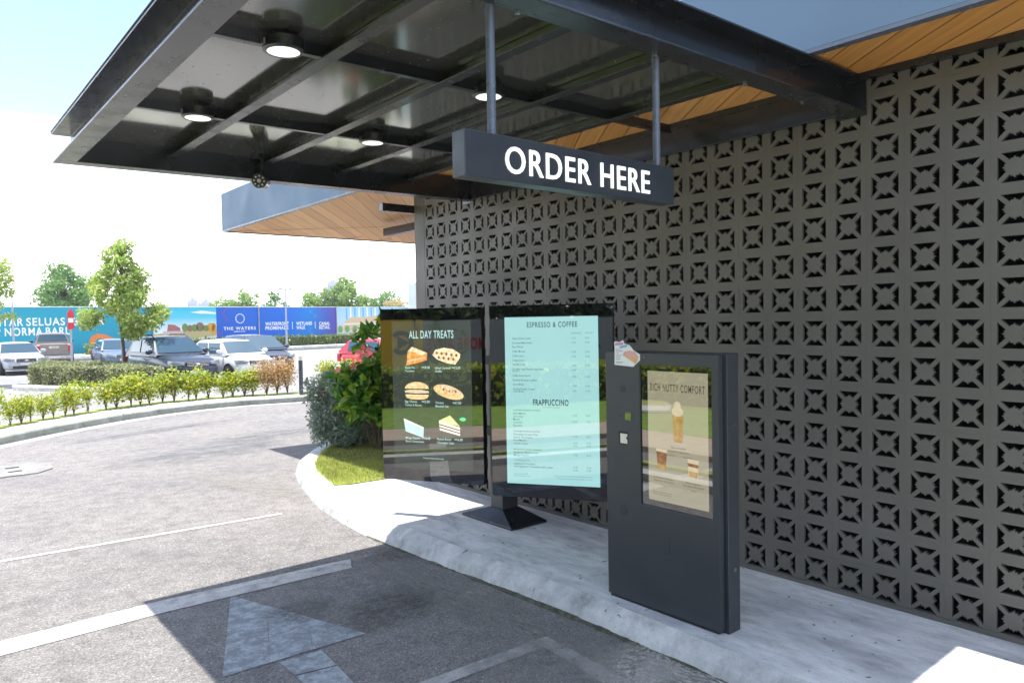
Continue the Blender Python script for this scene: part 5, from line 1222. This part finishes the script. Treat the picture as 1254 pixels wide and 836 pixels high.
    for k in range(3): gb.box(xf - 0.05, xf + 0.030, -hw_ * 0.40, hw_ * 0.40, z_h - 0.105 + k * 0.05, z_h - 0.092 + k * 0.05)
    gb.build('grille_bar', M['chrome'], T)
    MB().ico((xf + 0.03, 0, z_h - 0.045), (0.012, 0.075, 0.04), 2).build('badge', M['chrome'], T, smooth=True)
    MB().box(xf - 0.10, xf + 0.012, -hw_ * 0.58, hw_ * 0.58, 0.30, 0.42).build('lower_intake', M['black_trim'], T, bevel=0.02)
    MB().box(xf + 0.0, xf + 0.032, -0.25, 0.25, 0.45, 0.56).build('number_plate', M['plate'], T)
    for sgn in (1, -1):
        q = [(xf - 0.02, sgn * hw_ * 0.46, z_h + 0.03), (xf - 0.14, sgn * hw_ * 0.80, z_h + 0.07), (xf - 0.36, sgn * hw_ * 0.93, z_h + 0.09), (xf - 0.30, sgn * hw_ * 0.93, z_h - 0.05), (xf - 0.10, sgn * hw_ * 0.78, z_h - 0.09), (xf - 0.01, sgn * hw_ * 0.48, z_h - 0.06)]
        q = [Vector(p) for p in q]; o_ = [p + Vector((0.045, sgn * 0.03, 0.0)) for p in q]
        MB().add(q + o_, [(5, 4, 3, 2, 1, 0), (6, 7, 8, 9, 10, 11)] + [(i, (i + 1) % 6, 6 + (i + 1) % 6, 6 + i) for i in range(6)]).build('headlight', M['headlight'], T, bevel=0.01)
        MB().ico((xf - 0.06, sgn * hw_ * 0.68, 0.40), (0.05, 0.07, 0.05), 2).build('fog_lamp', M['headlight'], T, smooth=True)
        xr = X(0.0)
        MB().box(xr - 0.015, xr + 0.16, min(sgn * hw_ * 0.70, sgn * hw_ * 0.955), max(sgn * hw_ * 0.70, sgn * hw_ * 0.955), tail_z - 0.40, tail_z - 0.10).build('tail_light', M['tail'], T, bevel=0.02)
    if rails:
        for sgn in (1, -1): MB().tube([(X(r1 + 0.02), sgn * (wr - 0.04), zr + 0.0), (X(r1 + 0.04), sgn * (wr - 0.04), zr + 0.065), (X(f1 - 0.06), sgn * (wr - 0.04), zr + 0.065), (X(f1 - 0.02), sgn * (wr - 0.04), zr - 0.02)], 0.02, 8).build('roof_rail', M['black_trim'], T)
    if pickup:
        MB().box(X(0) - 0.035, X(0) + 0.02, -hw_ * 0.70, hw_ * 0.70, 0.62, tail_z - 0.02).build('tailgate', pt, T, bevel=0.02)
        MB().box(X(0) - 0.045, X(0) - 0.034, -0.24, 0.24, tail_z - 0.24, tail_z - 0.12).build('tailgate_handle', M['chrome'], T, bevel=0.01)
        MB().box(X(0) - 0.14, X(0) + 0.1, -hw_ * 0.92, hw_ * 0.92, 0.42, 0.58).build('rear_bumper', M['chrome'], T, bevel=0.03)
        MB().box(X(0) - 0.155, X(0) - 0.13, -0.24, 0.24, 0.45, 0.56).build('number_plate', M['plate'], T)
    return T
car('parked_suv', 'dark navy suv with roof rails parked facing the hedge, left of the white hatchback', (2.75, 18.2), -85, 4.6, 1.80, 1.70, M['car_navy'], 1.10, (0.02, 0.10, 0.52, 0.70), nose=0.85, hood=1.05, tail_z=1.08, rails=True)
car('parked_hatchback', 'small white hatchback parked between the navy suv and the bollard', (5.0, 18.6), -81, 3.7, 1.66, 1.52, M['car_white'], 1.02, (0.01, 0.08, 0.56, 0.76), nose=0.78, hood=0.98, tail_z=1.02)
car('parked_people_carrier', 'dark grey blue car parked right behind the white hatchback', (7.1, 21.9), -86, 4.3, 1.74, 1.62, M['car_grey'], 1.03, (0.01, 0.08, 0.58, 0.80), nose=0.8, hood=0.98, tail_z=1.03)
car('parked_sedan', 'dusty blue sedan parked behind the young tree and hedge', (3.45, 31.6), -92, 4.5, 1.78, 1.46, M['car_blue'], 0.95, (0.10, 0.26, 0.55, 0.72), nose=0.75, hood=0.92, tail_z=0.98)
car('silver_sedan', 'silver sedan with its nose towards the lane at the far left', (-0.55, 31.6), -86, 4.55, 1.80, 1.44, M['car_silver'], 0.95, (0.10, 0.26, 0.55, 0.72), nose=0.75, hood=0.93, tail_z=0.98)
car('pickup_truck', 'brown pickup truck seen from behind, in front of the teal hoarding', (2.1, 44.2), 84, 5.2, 1.86, 1.80, M['car_brown'], 1.22, (0.36, 0.40, 0.62, 0.76), nose=0.95, hood=1.12, tail_z=1.22, pickup=True, group='parked cars')
car('red_hatchback', 'red hatchback half hidden behind the hibiscus bush', (9.25, 14.5), -80, 3.8, 1.68, 1.47, M['car_red'], 1.0, (0.02, 0.12, 0.56, 0.78), nose=0.78, hood=0.96, tail_z=1.02)
car('pale_blue_car', 'pale blue car showing only its glass right of the red hatchback', (16.6, 22.6), -70, 4.2, 1.74, 1.55, carpaint('paint_pale_blue', (0.40, 0.50, 0.60), 0.3), 1.0, (0.02, 0.12, 0.56, 0.78), nose=0.78, hood=0.96, tail_z=1.02)

# ------------------------------------------------------------------ the far side of the lane (seen only in the glass fronts)
struct('side_kerb', MB().prism([(-4.85, -24), (-4.62, -24), (-4.62, 3.0), (-4.85, 3.0)], ZR - 0.01, -0.05), M['kerb'])
struct('side_verge', MB().prism([(-5.5, -24), (-5.36, -24), (-5.36, 3.0), (-5.5, 3.0)], ZR - 0.01, -0.1), M['turf'])
struct('side_pavement', MB().prism([(-7.5, -24), (-6.2, -24), (-6.2, 1.5), (-7.5, 1.5)], ZR - 0.01, -0.06), paint('pavers_peach', (0.48, 0.37, 0.28), 0.85, 0.15, 6))
struct('side_lawn', MB().prism([(-14, -24), (-7.5, -24), (-7.5, 5), (-14, 9)], ZR - 0.01, -0.055), paint('lawn_green', (0.17, 0.27, 0.03), 0.95, 0.3, 5, 0.5, fine=60))
sh = thing('lawn_hedge', 'yellow green hedge across the lane reflected in the menu boards', 'hedge', (-11.5, -6, -0.06))
hedge(sh, [(-12.0, -24), (-10.9, -24), (-10.9, 6), (-12.0, 6)], 0.0, 0.85, 7000, 2500, 0.16, M['leaf_yellow'])
bb = thing('grey_hoarding', 'grey hoarding with red lettering and a yellow poster reflected in the menu boards', 'hoarding', (-15.5, -6, -0.14))
frb = lambda u, v, w_: (w_, u, v)     # local: along +y, faces +x
MB().box(-20, 14, 0.0, 2.1, -0.06, 0.0, frb).build('panel', paint('hoarding_grey', (0.26, 0.27, 0.28), 0.7, 0.06, 1), bb)
MB().box(4.35, 9.4, 0.3, 2.12, 0.004, 0.02, frb).build('yellow_poster', paint('poster_yellow', (0.78, 0.46, 0.02), 0.6, 0.05, 1), bb)
rg_ = [(4.98 + 0.36 * math.cos(R(a)), 1.45 + 0.36 * math.sin(R(a))) for a in range(40, 321, 20)] + [(4.98 + 0.22 * math.cos(R(a)), 1.45 + 0.22 * math.sin(R(a))) for a in range(320, 39, -20)]
bl = fm2('poster_black', (0.03, 0.03, 0.03))
MB().prism(rg_, 0.022, 0.03, frb).build('ring_arrow', bl, bb); MB().prism([(4.74, 1.45), (5.1, 1.25), (5.1, 1.65)], 0.022, 0.03, frb).build('ring_arrow', bl, bb)
pt_ = MB(); put_text(pt_, 'MORE ALIVE', lambda u, v, w_: frb(u, v, w_), 2.5, 1.22, 0.34, width=1.75, wofs=0.012, bold=0.03)
pt_.build('lettering', fm2('letter_red', (0.5, 0.02, 0.03)), bb)
for k, (y, x) in enumerate([(-16, -19.5), (-9.5, -19), (-3, -19.5), (3.5, -19), (10, -20)]):
    tree('shade_tree', 'dense dark tree across the lane, mirrored along the top of the menu boards', (x, y, -0.14), ([(0, 0, 0), (0, 0, 2), (0, 0, 5)], [0.3, 0.22, 0.1]), [], crown_clumps(16, 1.6, 8.0, 3.6, 2.2, 0.4, 0.8), 8000, 0.5, M['leaf_dark'], group='shade trees behind the grey hoarding')

# ------------------------------------------------------------------ air
hz = MB().box(-1520, 1520, -1520, 1520, -1.2, 52).build('haze', bpy.data.materials.new('haze_air'))
hm = hz.data.materials[0]; hm.use_nodes = True; ht = hm.node_tree
for n_ in list(ht.nodes): ht.nodes.remove(n_)
ho_ = ht.nodes.new('ShaderNodeOutputMaterial'); pv = ht.nodes.new('ShaderNodeVolumePrincipled')
pv.inputs['Color'].default_value = (0.86, 0.92, 1.0, 1); pv.inputs['Density'].default_value = 0.0004; pv.inputs['Anisotropy'].default_value = 0.2
ht.links.new(pv.outputs[0], ho_.inputs['Volume'])
hz['kind'] = 'stuff'
